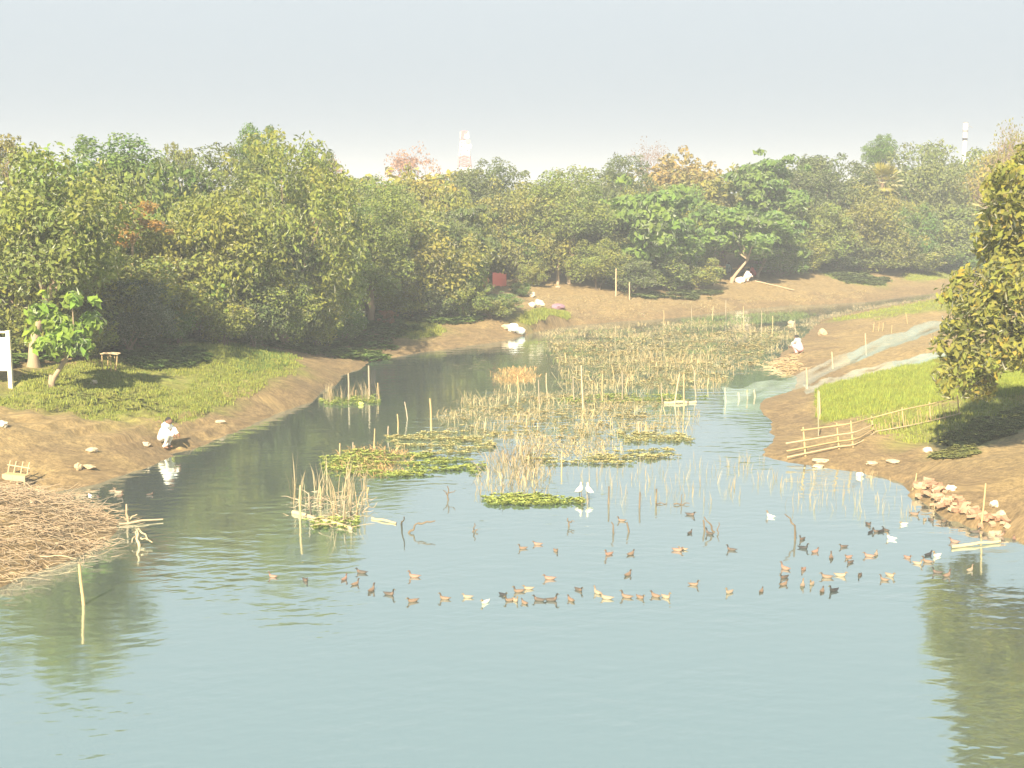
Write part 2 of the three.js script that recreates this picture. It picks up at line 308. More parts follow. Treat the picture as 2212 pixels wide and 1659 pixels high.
tree({ u: 380, top: 305, bot: 470, w: 70, D: 86, kind: 'open', mat: M.grey, r: .08, label: 'thin feathery tree standing in the skyline gap', group: lb });
tree({ u: 470, top: 322, bot: 560, w: 190, D: 80, kind: 'fine', mat: M.dark, label: 'dark crowned tree left of the tallest treetop', group: lb });
tree({ u: 556, top: 276, bot: 430, w: 100, D: 83, kind: 'broad', mat: M.green, r: .14, label: 'tallest treetop with star-like leafy sprays', group: lb });
tree({ u: 610, top: 312, bot: 735, w: 265, D: 73, kind: 'fine', mat: M.olive, label: 'broad olive tree, largest crown of the wooded bank', group: lb });
tree({ u: 450, top: 395, bot: 715, w: 230, D: 70, kind: 'broad', mat: M.olive, label: 'olive tree standing behind the upper sapling', group: lb });
tree({ u: 680, top: 330, bot: 480, w: 100, D: 82, kind: 'broad', mat: M.dark, label: 'dark tree shoulder right of the largest crown', group: lb });
tree({ u: 680, top: 470, bot: 752, w: 185, D: 69, kind: 'broad', mat: M.olive, label: 'low spreading olive tree leaning over the shaded gully', group: lb });
tree({ u: 560, top: 560, bot: 735, w: 200, D: 67.5, kind: 'broad', mat: M.olive, label: 'olive tree low beside the grassy rise', group: lb });
tree({ u: 340, top: 540, bot: 690, w: 120, D: 67, kind: 'open', mat: M.drab, bark: M.barkPale, limbs: 14, r: .09, label: 'bare-limbed forking tree between the two saplings', group: lb });
tree({ u: 140, base: [110, 836], top: 622, bot: 795, w: 132, kind: 'sapling', mat: M.fresh, bark: M.barkPale, r: .1, limbs: 6, lean: .25, name: 'sapling', label: 'bright green sapling with pale leaning trunk', category: 'sapling' });
tree({ u: 458, base: [456, 737], top: 600, bot: 695, w: 104, kind: 'sapling', mat: M.fresh, bark: M.barkPale, r: .06, limbs: 5, name: 'sapling', label: 'bright green sapling on the grassy rise', category: 'sapling' });
tree({ u: 285, base: [275, 762], top: 605, bot: 762, w: 150, kind: 'fine', mat: M.pine, bush: 1, name: 'dark_bush', label: 'rounded dark bush behind the little bamboo stand', category: 'bush' });
// the wooded bank farther on
tree({ u: 800, top: 395, bot: 600, w: 170, D: 82, kind: 'fine', mat: M.olive2, label: 'olive tree above the dark hollow', group: lb });
tree({ u: 850, top: 405, bot: 640, w: 190, D: 96, kind: 'fine', mat: M.olive2, label: 'hazy olive tree between the hollow and the brownish tree', group: lb });
tree({ u: 925, top: 470, bot: 705, w: 215, D: 86, kind: 'broad', mat: M.drab, label: 'brownish olive tree over the shaded waterside', group: lb });
tree({ u: 990, top: 430, bot: 600, w: 150, D: 98, kind: 'layered', mat: M.dark, label: 'dark layered tree behind the brownish one', group: lb });
tree({ u: 1065, top: 350, bot: 500, w: 160, D: 118, kind: 'fine', mat: M.dark, label: 'dark round treetop beside the red and white mast', group: lb });
tree({ u: 900, top: 372, bot: 560, w: 240, D: 120, kind: 'far', mat: M.yellow, label: 'yellowish tree below the pink blossom tree', group: lb });
tree({ u: 1000, top: 378, bot: 560, w: 190, D: 126, kind: 'far', mat: M.olive, label: 'hazy olive tree directly below the mast', group: lb });
tree({ u: 1120, top: 400, bot: 625, w: 200, D: 101, kind: 'fine', mat: M.drab, label: 'drab tree above the earth mound', group: lb });
tree({ u: 985, top: 540, bot: 690, w: 120, D: 89, kind: 'broad', mat: M.olive2, label: 'low olive tree beside the earth mound', group: lb });
// the far bank
const fb = 'trees on the far bank';
tree({ u: 1235, top: 372, bot: 545, w: 180, base: [1228, 612], kind: 'fine', mat: M.olive2, bark: M.barkPale, r: .14, label: 'olive tree with slim bare pale trunk at the clearing', group: fb });
tree({ u: 1205, top: 430, bot: 535, w: 110, D: 108, kind: 'broad', mat: M.olive2, bark: M.barkPale, r: .1, label: 'slender tree just left of the slim bare trunk', group: fb });
tree({ u: 1290, base: [1290, 625], top: 520, bot: 624, w: 120, kind: 'broad', mat: M.olive, bush: 1, name: 'bush', label: 'rounded olive bush at the clearing edge', category: 'bush' });
tree({ u: 1345, top: 345, bot: 520, w: 130, D: 128, kind: 'fine', mat: M.dark, label: 'dark treetop under the bare pinkish branches', group: fb });
tree({ u: 1390, top: 385, bot: 618, w: 210, D: 110, kind: 'layered', mat: M.green2, bark: M.barkPale, r: .1, label: 'bright green layered tree in the middle of the far bank', group: fb });
tree({ u: 1455, top: 420, bot: 612, w: 150, D: 113, kind: 'layered', mat: M.green, label: 'green tree right of the bright layered one', group: fb });
tree({ u: 1480, top: 335, bot: 500, w: 140, D: 140, kind: 'far', mat: M.straw, label: 'pale straw-coloured tree on the skyline', group: fb });
tree({ u: 1560, top: 372, bot: 560, w: 150, D: 134, kind: 'far', mat: M.drab, label: 'drab tree between the straw tree and green trees', group: fb });
tree({ u: 1590, top: 425, bot: 580, w: 190, base: [1580, 610], kind: 'layered', mat: M.green2, bark: M.barkPale, r: .13, lean: 1.3, label: 'green tree with leaning pale trunk beside the resting people', group: fb });
tree({ u: 1660, top: 450, bot: 590, w: 150, base: [1636, 598], kind: 'layered', mat: M.green, bark: M.barkPale, r: .13, label: 'green tree with straight pale trunk beside the resting people', group: fb });
tree({ u: 1655, top: 325, bot: 500, w: 160, D: 130, kind: 'layered', mat: M.green, label: 'green pointed tree rising above its neighbours', group: fb });
tree({ u: 1780, top: 335, bot: 500, w: 190, D: 140, kind: 'fine', mat: M.dark, label: 'dark purplish-green crown right of the pointed tree', group: fb });
tree({ u: 1755, top: 430, bot: 585, w: 160, D: 124, kind: 'broad', mat: M.olive2, label: 'olive tree above the green verge', group: fb });
tree({ u: 1875, top: 405, bot: 592, w: 190, D: 130, kind: 'fine', mat: M.drab, label: 'rounded brown-olive tree dome at the river bend', group: fb });
tree({ u: 1906, top: 294, bot: 372, w: 68, D: 150, kind: 'broad', mat: M.green, r: .14, label: 'small round green crown standing tall on the skyline', group: fb });
tree({ u: 2005, top: 322, bot: 570, w: 190, D: 146, kind: 'fine', mat: M.grey, label: 'grey-green hazy tree left of the white pole', group: fb });
tree({ u: 2100, top: 330, bot: 580, w: 190, D: 150, kind: 'fine', mat: M.olive2, label: 'hazy olive tree below the white pole', group: fb });
tree({ u: 2050, top: 450, bot: 582, w: 170, D: 137, kind: 'broad', mat: M.olive2, label: 'lower olive tree at the end of the far bank', group: fb });
tree({ u: 1960, top: 440, bot: 585, w: 120, D: 138, kind: 'broad', mat: M.green, label: 'green tree between the brown dome and the bank end', group: fb });
tree({ u: 2200, top: 300, bot: 600, w: 190, D: 98, kind: 'broad', mat: M.yellow, label: 'yellowish tree behind the near overhanging tree', group: fb });
// the wood behind
const bg = rngOf(5), sky0 = [[-100, 400], [200, 400], [360, 392], [450, 400], [720, 372], [900, 376], [1150, 380], [1250, 372], [1500, 352], [1560, 366], [1700, 352], [1850, 348], [2000, 338], [2300, 320]];
const skyline = u => { let k = 0; while (k < sky0.length - 2 && u > sky0[k + 1][0]) k++; const a = sky0[k], b = sky0[k + 1]; return mix(a[1], b[1], clamp((u - a[0]) / (b[0] - a[0]))); };
for (let row = 0; row < 3; row++) for (let u = -60 + row * 35; u < 2290; u += [120, 105, 125][row]) {
  const D = Math.max(woodEdgeAt(u), woodEdgeAt(Math.min(2200, u + 120)) - 6) + 16 + row * 15 + rr(-3, 3, bg);
  const m = [M.olive, M.olive2, M.grey, M.olive2, M.drab, M.green][(bg() * 6) | 0];
  tree({ u: u + rr(-20, 20, bg), top: skyline(u) + rr(4, 30, bg) + (2 - row) * 18, bot: 560, w: rr(150, 210, bg), D, kind: 'far', mat: m, limbs: 5, name: 'wood_tree', label: 'hazy tree deep in the wood behind the front rows', group: 'wood behind the front rows' });
}
// middle storey: leafy from the ground up
for (let row = 0; row < 3; row++) for (let u = -50 + row * 25; u < 2280; u += 92) {
  if ((u > 1165 && u < 1262) || (u > 1530 && u < 1668)) { if (row < 2) continue; }
  const D = woodEdgeAt(u) + 1.2 + row * 4.5 + rr(0, 2, bg), k = pxm(D), foot = 406 + (EYE - 2.2) * k, hgt = rr(3.6, 6.2, bg) + row * 1.4;
  const m = [M.olive2, M.olive, M.olive, M.green, M.drab, M.olive2, M.dark][(bg() * 7) | 0];
  tree({ u: u + rr(-25, 25, bg), top: foot - hgt * k, bot: foot - .2 * k, w: rr(3.6, 5.2, bg) * k, D, kind: row > 1 ? 'far' : 'mid', mat: m, limbs: 5, name: 'understorey_tree', label: 'leafy low tree filling the wood just behind its front row', group: 'low trees filling the wood' });
}
// bushes along the foot of the wood
const hb = rngOf(9);
const footBush = [[30, 770, 110, 100], [180, 775, 110, 110], [385, 742, 90, 80], [480, 745, 110, 110], [545, 750, 125, 145], [615, 753, 120, 150], [685, 754, 110, 135], [745, 738, 80, 90], [860, 686, 100, 75], [935, 688, 110, 90], [1000, 688, 110, 95], [1060, 688, 90, 45], [1125, 640, 40, 30],
  [1150, 618, 60, 55], [1360, 632, 120, 75], [1440, 628, 130, 85], [1505, 622, 100, 70], [1690, 598, 110, 60], [1745, 588, 100, 75], [1820, 586, 110, 70], [1900, 588, 130, 65], [1990, 590, 120, 65], [2070, 592, 120, 65]];
footBush.forEach(([u, v, w, h], i) => tree({ u, base: [u, v], top: v - h, bot: v + 3, w, kind: 'mid', mat: [M.olive2, M.olive, M.green, M.olive, M.dark][i % 5], bush: 1, name: 'bush', label: `${ordinal(i + 1)} bush from the left along the foot of the trees`, category: 'bush', group: 'bushes along the foot of the trees' }));
tree({ u: 838, base: [838, 706], top: 668, bot: 706, w: 40, kind: 'open', mat: M.russet, bush: 1, name: 'bush', label: 'small russet bush at the end of the dark hollow', category: 'bush' });
tree({ u: 1075, base: [1075, 676], top: 632, bot: 676, w: 90, kind: 'broad', mat: M.green, bush: 1, name: 'bush', label: 'green bush in the lap of the earth mound', category: 'bush' });

// bare trees with blossom or dry twigs
function bareTree(u, D, topV, w, bloom, label) {
  const base = land(u, D), H = atDepth(u, topV, D).y - base.y, t = group('bare_tree', base, label, 'tree'), gs = [], g = rngOf(u), L = new Leaves(), W = w / pxm(D) / 2;
  const grow = (p, dir, len, r, lev) => {
    const e = p.clone().addScaledVector(dir, len), m = p.clone().lerp(e, .5).addScaledVector(sph(g), len * .08);
    gs.push(limb([p, m, e], r, r * .6, lev > 2 ? 4 : 6));
    if (lev >= 5) { for (let k = 0; k < bloom[0]; k++) { const q = e.clone().addScaledVector(sph(g), len * .5), s = bloom[1] * mix(.6, 1.3, g()), l = mix(.7, 1.25, g()); L.add(q, sph(g), sph(g), s, s * .8, [l, l, l]); } return; }
    const n = lev < 2 ? 4 : 3; for (let k = 0; k < n; k++) { const d = dir.clone().multiplyScalar(.75).addScaledVector(sph(g), .75).add(V(0, .16, 0)); d.x *= lev < 3 ? W / H * 2.4 : 1; grow(e, d.normalize(), len * mix(.55, .78, g()), r * .58, lev + 1); }
  };
  grow(V(0, -.2, 0), V(0, 1, 0), H * .5, .2, 0);
  const tg = mergeGeometries(gs), bl = L.geo(); tg.computeBoundingBox(); const bb = tg.boundingBox, fy = H / bb.max.y, fx = Math.min(2, 2 * W / (bb.max.x - bb.min.x)), fit = new THREE.Matrix4().makeScale(fx, fy, fx);
  tg.applyMatrix4(fit); bl.applyMatrix4(fit);
  part('trunk', tg, M.twig, t); part('blossom', bl, bloom[2], t);
}
bareTree(905, 165, 310, 150, [3, .38, M.pink], 'bare tree in pink-red blossom left of the mast');
bareTree(712, 110, 335, 60, [2, .3, M.pink], 'red-tipped bare twigs right of the largest crown');
bareTree(1400, 150, 300, 110, [2, .22, M.russet], 'bare pinkish twiggy tree on the skyline');
bareTree(2150, 90, 262, 120, [2, .3, M.pale], 'sparse twiggy treetop beside the white pole');

// palms
function palm(u, D, crownV, w, label, mat) {
  const base = land(u, D = Math.max(D, D > 100 ? woodEdgeAt(u) + 4.5 : D)), k = pxm(D), H = atDepth(u, crownV, D).y - base.y, rad = w / k / 2, t = group('fan_palm', base, label, 'palm'), g = rngOf(u * 3);
  part('trunk', limb([V(0, -.2, 0), V(.08, H * .5, 0), V(0, H, 0)], .24, .17, 9), M.bark, t);
  for (let q = 0; q < 26; q++) {
    const a = q * 2.4, el = mix(1.3, -.95, q / 25), d = V(Math.cos(a) * Math.cos(el), Math.sin(el), Math.sin(a) * Math.cos(el)), L = new Leaves();
    const hub = V(0, H, 0).addScaledVector(d, rad * .5), side = V(-Math.sin(a), 0, Math.cos(a));
    for (let s = -5; s <= 5; s++) { const ax = d.clone().multiplyScalar(Math.cos(s * .24)).addScaledVector(side, Math.sin(s * .24)), c = mix(.75, 1.3, g()); L.add(hub.clone().addScaledVector(ax, rad * .26), d.clone().cross(side).addScaledVector(sph(g), .2).normalize(), ax, rad * .56, rad * .1, [c, c, c]); }
    const f = part('frond', L.geo(), mat, t); part('stalk', limb([V(0, H, 0), hub], .03, .02, 4), M.bark, f);
  }
}
palm(1898, 132, 395, 95, 'fan palm with yellowing fronds at the river bend', M.yellow);
palm(2148, 92, 452, 110, 'fan palm with yellow fronds above the overhanging tree', M.yellow);
palm(1712, 130, 462, 60, 'small green fan palm among the far trees', M.green2);

{ // the near overhanging tree: trunk out of the frame, boughs reaching over the field
  const D = 45, base = land(2330, D - 1), t = group('overhanging_tree', base, 'near tree with large yellow-green leaves overhanging the field', 'tree'), L = new Leaves(), g = rngOf(404), gs = [], k = pxm(D);
  const lobes = [[2095, 800, 66, 62, 0], [2060, 745, 40, 50, .5], [2135, 735, 75, 70, -.6], [2200, 730, 44, 45, .8], [2120, 660, 80, 70, .3], [2065, 622, 38, 40, .9], [2200, 690, 80, 85, -.8], [2170, 590, 90, 75, .4], [2215, 500, 90, 90, 0], [2160, 500, 50, 55, .8], [2225, 400, 80, 80, .5], [2180, 395, 50, 45, -.5],
    [2260, 600, 110, 110, -1], [2300, 700, 90, 90, 0], [2320, 480, 120, 120, .5], [2300, 350, 100, 80, 0], [2400, 640, 120, 120, 1], [2110, 845, 34, 26, .3], [2380, 420, 110, 110, -1]];
  const fork = V(0, 4.2, 0);
  gs.push(limb([V(0, -.3, 0), V(.15, 2, 0), fork], .42, .3, 10), limb([fork, V(.3, 6.5, .2), V(-.2, 9, 0)], .26, .08, 8));
  for (const [u, v, w, h, dz] of lobes) {
    const c = atDepth(u, v, D + dz * 1.6), rx = w / k, ry = h / k, l = c.clone().sub(base);
    gs.push(limb([fork, fork.clone().lerp(l, .5).add(V(0, .5, 0)), l], .1, .02, 5));
    const n = Math.round(rx * ry * 620), nub = []; for (let q = 0; q < 9; q++) nub.push([sph(g), mix(.3, .6, g())]);
    for (let q = 0; q < n; q++) {
      const d = sph(g), f = g() < .8 ? mix(.75, 1.1, g()) : mix(.1, .75, g()), [nd, nr] = nub[(g() * 9) | 0], p = l.clone().add(V((nd.x * .75 + d.x * nr * f) * rx, (nd.y * .75 + d.y * nr * f) * ry, (nd.z * .75 + d.z * nr * f) * rx)).addScaledVector(sph(g), .1);
      const nrm = d.clone().multiplyScalar(.7).addScaledVector(sph(g), .8).add(V(-.1, .3, .2)).normalize(), s = mix(.13, .30, g()), lum = mix(.65, 1.35, g()), w2 = (g() - .5) * .5 + (g() < .08 ? .7 : 0);
      L.add(p, nrm, sph(g).add(V(0, -.7, 0)), s * 1.35, s * .62, [lum * (1 + w2 * .6), lum * (1 + w2 * .12), lum * (1 - w2 * .4)]);
    }
  }
  part('trunk', mergeGeometries(gs), M.bark, t); part('crown', L.geo(), M.near, t);
}

// ------------------------------------------------------------------ reeds, weeds, grass: things nobody could count
function blades(n, h0, h1, spread, w, lean, g) {                   // a tuft of thin bent blades
  const p = [], c = [], i = [];
  for (let k = 0; k < n; k++) {
    const a = g() * 6.283, x = Math.cos(a) * spread * Math.sqrt(g()), z = Math.sin(a) * spread * Math.sqrt(g()), h = mix(h0, h1, g()), la = g() * 6.283, l = lean * g() * h, dx = Math.cos(la) * l, dz = Math.sin(la) * l, f = g() * 3.14, wx = Math.cos(f) * w, wz = Math.sin(f) * w, o = p.length / 3, q = mix(.7, 1.3, g());
    p.push(x - wx, -.05, z - wz, x + wx, -.05, z + wz, x + dx * .4 - wx * .8, h * .55, z + dz * .4 - wz * .8, x + dx * .4 + wx * .8, h * .55, z + dz * .4 + wz * .8, x + dx, h * (1 - lean * .25), z + dz);
    for (let m = 0; m < 5; m++) c.push(q, q, q * .97);
    i.push(o, o + 1, o + 2, o + 1, o + 3, o + 2, o + 2, o + 3, o + 4);
  }
  const ge = new THREE.BufferGeometry(); ge.setAttribute('position', new THREE.Float32BufferAttribute(p, 3)); ge.setAttribute('color', new THREE.Float32BufferAttribute(c, 3)); ge.setIndex(i); ge.computeVertexNormals(); return ge;
}
function rosette(n, r, g, up = .35) { const L = new Leaves(); for (let k = 0; k < n; k++) { const a = g() * 6.283, d = V(Math.cos(a), up * g() * 2, Math.sin(a)).normalize(), q = mix(.7, 1.3, g()); L.add(d.clone().multiplyScalar(r * .55).add(V(0, .02, 0)), V(-d.x * .4, 1, -d.z * .4).normalize(), d, r * mix(.7, 1.1, g()), r * .42, [q, q, q]); } return L.geo(); }
const G1 = rngOf(61);
const tuftReed = blades(8, .15, .75, .5, .012, 1.7, G1), tuftReedLow = blades(11, .04, .3, .6, .013, 3.2, G1), brokenReed = blades(7, .03, .12, .5, .014, 9, G1), tuftGrass = blades(14, .04, .14, .24, .012, .7, G1), tuftCrop = blades(16, .12, .26, .2, .011, .5, G1), tuftWeed = rosette(12, .3, G1, 1.1), matRos = rosette(10, .15, G1, .5), stalk = blades(3, .4, 1.3, .12, .014, .35, G1);
const vegMat = (r, g, b) => new THREE.MeshStandardMaterial({ color: col(r, g, b), vertexColors: true, roughness: .9, side: THREE.DoubleSide });
M.reed = vegMat(.34, .275, .15); M.reedOrange = vegMat(.38, .25, .11); M.reedGrey = vegMat(.27, .22, .135); M.crop = vegMat(.205, .25, .035); M.grassV = vegMat(.215, .25, .045); M.weedDark = vegMat(.17, .185, .05); M.mat = vegMat(.25, .30, .065); M.mat2 = vegMat(.35, .33, .14); M.mat3 = vegMat(.33, .285, .13); M.lush = vegMat(.11, .18, .035); M.far = vegMat(.13, .17, .055);
function scatter(name, geo, mat, poly, n, label, category, { water = false, s = [.7, 1.3], gap = 0, gs = .35, y = 0, edge = .6, tint = .2 } = {}) {
  const g = rngOf(name.length * 977 + n + Math.round(poly[0][0] * 31)), [x0, x1, z0, z1] = bounds(poly), out = [];
  for (let tries = 0; out.length < n && tries < n * 40; tries++) {
    const x = mix(x0, x1, g()), z = mix(z0, z1, g());
    if (polyDist(poly, x, z) + noise(x * .6, z * .6, 50) * edge > 0) continue;
    if (gap && noise(x * gs * (water ? .4 : 1), z * gs * (water ? 1.5 : 1), 40 + n % 7) < gap - .5 * g() * (water ? .3 : .6)) continue;
    out.push([x, water ? y : landHeight(x, z) - .01 + y, z]);
  }
  const m = shadow(new THREE.InstancedMesh(geo, mat, out.length)), q = new THREE.Object3D(), c = new THREE.Color();
  out.forEach(([x, y2, z], i) => { q.position.set(x, y2, z); q.rotation.set((g() - .5) * .2, g() * 6.283, (g() - .5) * .2); const k = mix(s[0], s[1], g()); q.scale.set(k, k * mix(.8, 1.2, g()), k); q.updateMatrix(); m.setMatrixAt(i, q.matrix); const t = 1 + (g() - .5) * 2 * tint, w = (g() - .5) * .2; m.setColorAt(i, c.setRGB(t * (1 + w), t, t * (1 - w))); });
  m.name = numbered(name); scene.add(m); return tag(m, label, category, null, 'stuff');
}
const rb = (p, n, mat, label, o = {}) => scatter('reed_bed', o.geo || tuftReed, mat, wzone(p), n, label, 'reeds', { water: true, ...o });
rb([[1165, 712], [1500, 694], [1735, 702], [1715, 748], [1655, 785], [1560, 800], [1400, 800], [1250, 790], [1190, 760]], 620, M.reed, 'wide bed of tan dead reeds in the far shallows', { gap: .1, gs: .5, geo: tuftReedLow });
rb([[1230, 775], [1400, 765], [1560, 770], [1600, 800], [1540, 838], [1440, 850], [1230, 845], [1200, 810]], 170, M.reed, 'band of taller tan reeds crossing mid-river', { gap: .08, gs: .5, s: [.5, 1.3] });
rb([[1000, 852], [1140, 830], [1240, 850], [1500, 858], [1480, 930], [1300, 950], [1150, 960], [1050, 950], [945, 940], [965, 885]], 140, M.reed, 'loose reed bed in the middle of the river', { gap: .1, gs: .6, s: [.5, 1.2] });
rb([[1130, 940], [1330, 945], [1320, 985], [1160, 990]], 70, M.reed, 'pale reeds at the near end of the loose bed', { geo: tuftReedLow });
rb([[1050, 985], [1165, 965], [1175, 1065], [1045, 1075]], 70, M.reedGrey, 'upright grey-brown reed clump standing in open water', {});
rb([[755, 970], [850, 962], [870, 1015], [800, 1028], [745, 1020]], 100, M.reedOrange, 'orange-tan reeds on the long green weed mat', { geo: tuftReedLow });
rb([[1085, 798], [1140, 795], [1150, 825], [1090, 830]], 110, M.reedOrange, 'small orange reed tussock in dark reflected water', { geo: tuftReedLow });
rb([[632, 1075], [700, 1045], [790, 1050], [795, 1110], [760, 1140], [655, 1138]], 40, M.reedGrey, 'sparse dead reeds around the floating branches', { geo: stalk });
rb([[1190, 1000], [1480, 985], [1620, 1000], [1700, 1040], [1500, 1100], [1250, 1100]], 190, M.reedGrey, 'scattered single stalks in the open shallows', { geo: stalk, s: [.2, .5], edge: 2 });
rb([[1650, 1020], [1900, 1040], [1970, 1080], [1990, 1130], [1850, 1130], [1700, 1100]], 120, M.reedGrey, 'thin stalks near the brick-strewn shore', { geo: stalk, s: [.2, .45], edge: 2 });
rb([[690, 855], [820, 850], [822, 868], [695, 872]], 70, M.reedGrey, 'short dead stalks beside the bank point', { geo: stalk, s: [.4, .8] });
rb([[1740, 690], [1860, 665], [2030, 640], [2030, 655], [1860, 690], [1760, 715]], 500, M.reedGrey, 'grey reed fringe along the upper bend', { geo: tuftReedLow });
rb([[1480, 690], [1560, 682], [1740, 672], [1740, 690], [1600, 700], [1490, 705]], 260, M.far, 'green rushes in the far shallows', { geo: tuftReedLow });
rb([[1180, 720], [1500, 700], [1730, 706], [1650, 785], [1550, 835], [1240, 845], [1190, 780]], 200, M.far, 'green shoots among the far dead reeds', { gap: .04, geo: tuftReedLow });
rb([[1180, 715], [1500, 698], [1735, 704], [1650, 790], [1540, 840], [1220, 850]], 600, M.reed, 'broken flattened reeds lying in the far shallows', { gap: .0, geo: brokenReed });
rb([[960, 870], [1140, 840], [1480, 862], [1470, 930], [1300, 960], [1150, 975], [950, 945]], 420, M.reed, 'broken flattened reeds lying in the loose bed', { gap: .03, geo: brokenReed });
const wm = (p, n, mat, label, o = {}) => scatter('weed_mat', matRos, mat, wzone(p), n, label, 'water weeds', { water: true, y: .015, s: [.5, 1.1], edge: .35, ...o });
wm([[692, 985], [740, 975], [870, 978], [1050, 1000], [1040, 1028], [880, 1032], [700, 1032]], 950, M.mat, 'long bright green weed mat with orange reeds', { gap: .05, gs: 1.4 });
wm([[835, 945], [960, 932], [1080, 938], [1060, 978], [940, 985], [850, 968]], 480, M.mat2, 'yellow-green weed mat behind the long one', { gap: .1, gs: 1.4 });
wm([[1040, 1076], [1130, 1070], [1262, 1078], [1256, 1090], [1060, 1093]], 300, M.mat, 'green weed strip at the foot of the grey reed clump', {});
wm([[690, 862], [820, 856], [818, 872], [740, 880], [700, 876]], 150, M.mat, 'green weeds around the two tall stakes', {});
wm([[1130, 985], [1450, 972], [1480, 985], [1380, 1000], [1140, 1012]], 380, M.mat2, 'thin yellow-green weed streaks in pale water', { gap: .12, gs: 1.2 });
wm([[1200, 858], [1420, 852], [1560, 860], [1420, 872], [1210, 872]], 240, M.mat, 'green weeds along the foot of the tall reeds', { gap: .02, gs: 1 });
wm([[1330, 935], [1480, 940], [1500, 955], [1350, 958]], 220, M.mat2, 'weed patch right of the loose reed bed', { gap: 0, gs: 1 });
wm([[1190, 740], [1500, 715], [1700, 720], [1620, 800], [1500, 840], [1230, 835]], 1150, M.mat3, 'straw-coloured dead weeds floating among the far reeds', { gap: .1, gs: .8, s: [.7, 1.5] });
wm([[1000, 880], [1150, 850], [1470, 868], [1460, 925], [1250, 955], [1000, 935]], 420, M.mat3, 'pale straw weeds floating in the loose reed bed', { gap: .1, gs: 1, s: [.6, 1.2] });
wm([[650, 1125], [780, 1120], [770, 1145], [670, 1145]], 70, M.mat, 'weeds caught on the floating branches', {});
scatter('grass', tuftGrass, M.grassV, zGrass[0], 5200, 'short yellow-green grass on the near bank', 'grass', { gap: -.06 });
scatter('grass', tuftGrass, M.lush, zone([[470, 742], [560, 745], [640, 772], [600, 800], [520, 800]]), 700, 'fresh green grass below the upper sapling', 'grass');
zGrass.slice(1).forEach((z, i) => scatter('grass', tuftGrass, i === 2 ? M.lush : M.grassV, z, 700, ['yellow-green grass beside the dark hollow', 'green grass below the earth mound', 'green verge below the far trees', 'light green strip beyond the netting', 'grass at the bend end', 'dry grass behind the bamboo fence'][i], 'grass', { s: [.9, 1.8] }));
scatter('crop', tuftCrop, M.crop, zCrop, 6500, 'bright yellow-green young rice in the small field', 'crop', { edge: .15 });
scatter('weeds', tuftWeed, M.weedDark, zWeed, 3600, 'shaded green weeds on the slope behind the sandy bank', 'weeds', { edge: .9, s: [.25, .55], tint: .35 });
scatter('weeds', tuftWeed, M.lush, zone([[262, 768], [330, 752], [430, 755], [450, 780], [430, 797], [350, 802], [280, 792]]), 700, 'dark green leafy weeds on the grassy rise', 'weeds', { s: [.5, 1.1] });
scatter('weeds', tuftWeed, M.weedDark, zone([[120, 860], [250, 850], [340, 870], [330, 885], [200, 880]]), 110, 'low weeds in the near grass', 'weeds', { s: [.3, .6] });
scatter('undergrowth', tuftWeed, M.lush, zone([[-40, 800], [230, 765], [420, 742], [520, 742], [700, 770], [820, 775], [900, 700], [1050, 700], [1060, 660], [900, 660], [700, 720], [400, 715], [-40, 745]]), 3200, 'dark undergrowth along the edge of the wooded bank', 'undergrowth', { s: [.7, 1.6], edge: 1.5 });
scatter('weeds', tuftWeed, M.far, zone([[1350, 640], [1480, 628], [1560, 632], [1540, 645], [1430, 650]]), 420, 'green creeping weeds on the far bare bank', 'weeds', { gap: .1, gs: .5 });
scatter('weeds', tuftWeed, M.far, zone([[1750, 578], [1800, 574], [1925, 606], [1900, 618], [1830, 614]]), 900, 'dense green weeds on the far verge', 'weeds', { s: [.7, 1.4] });
scatter('weeds', tuftReedLow, M.reed, zone([[1150, 640], [1500, 650], [1880, 625], [1860, 640], [1500, 676], [1240, 695]]), 900, 'dry grass tussocks on the far bare bank', 'dry grass', { gap: .12, gs: .3, s: [.4, 1] });

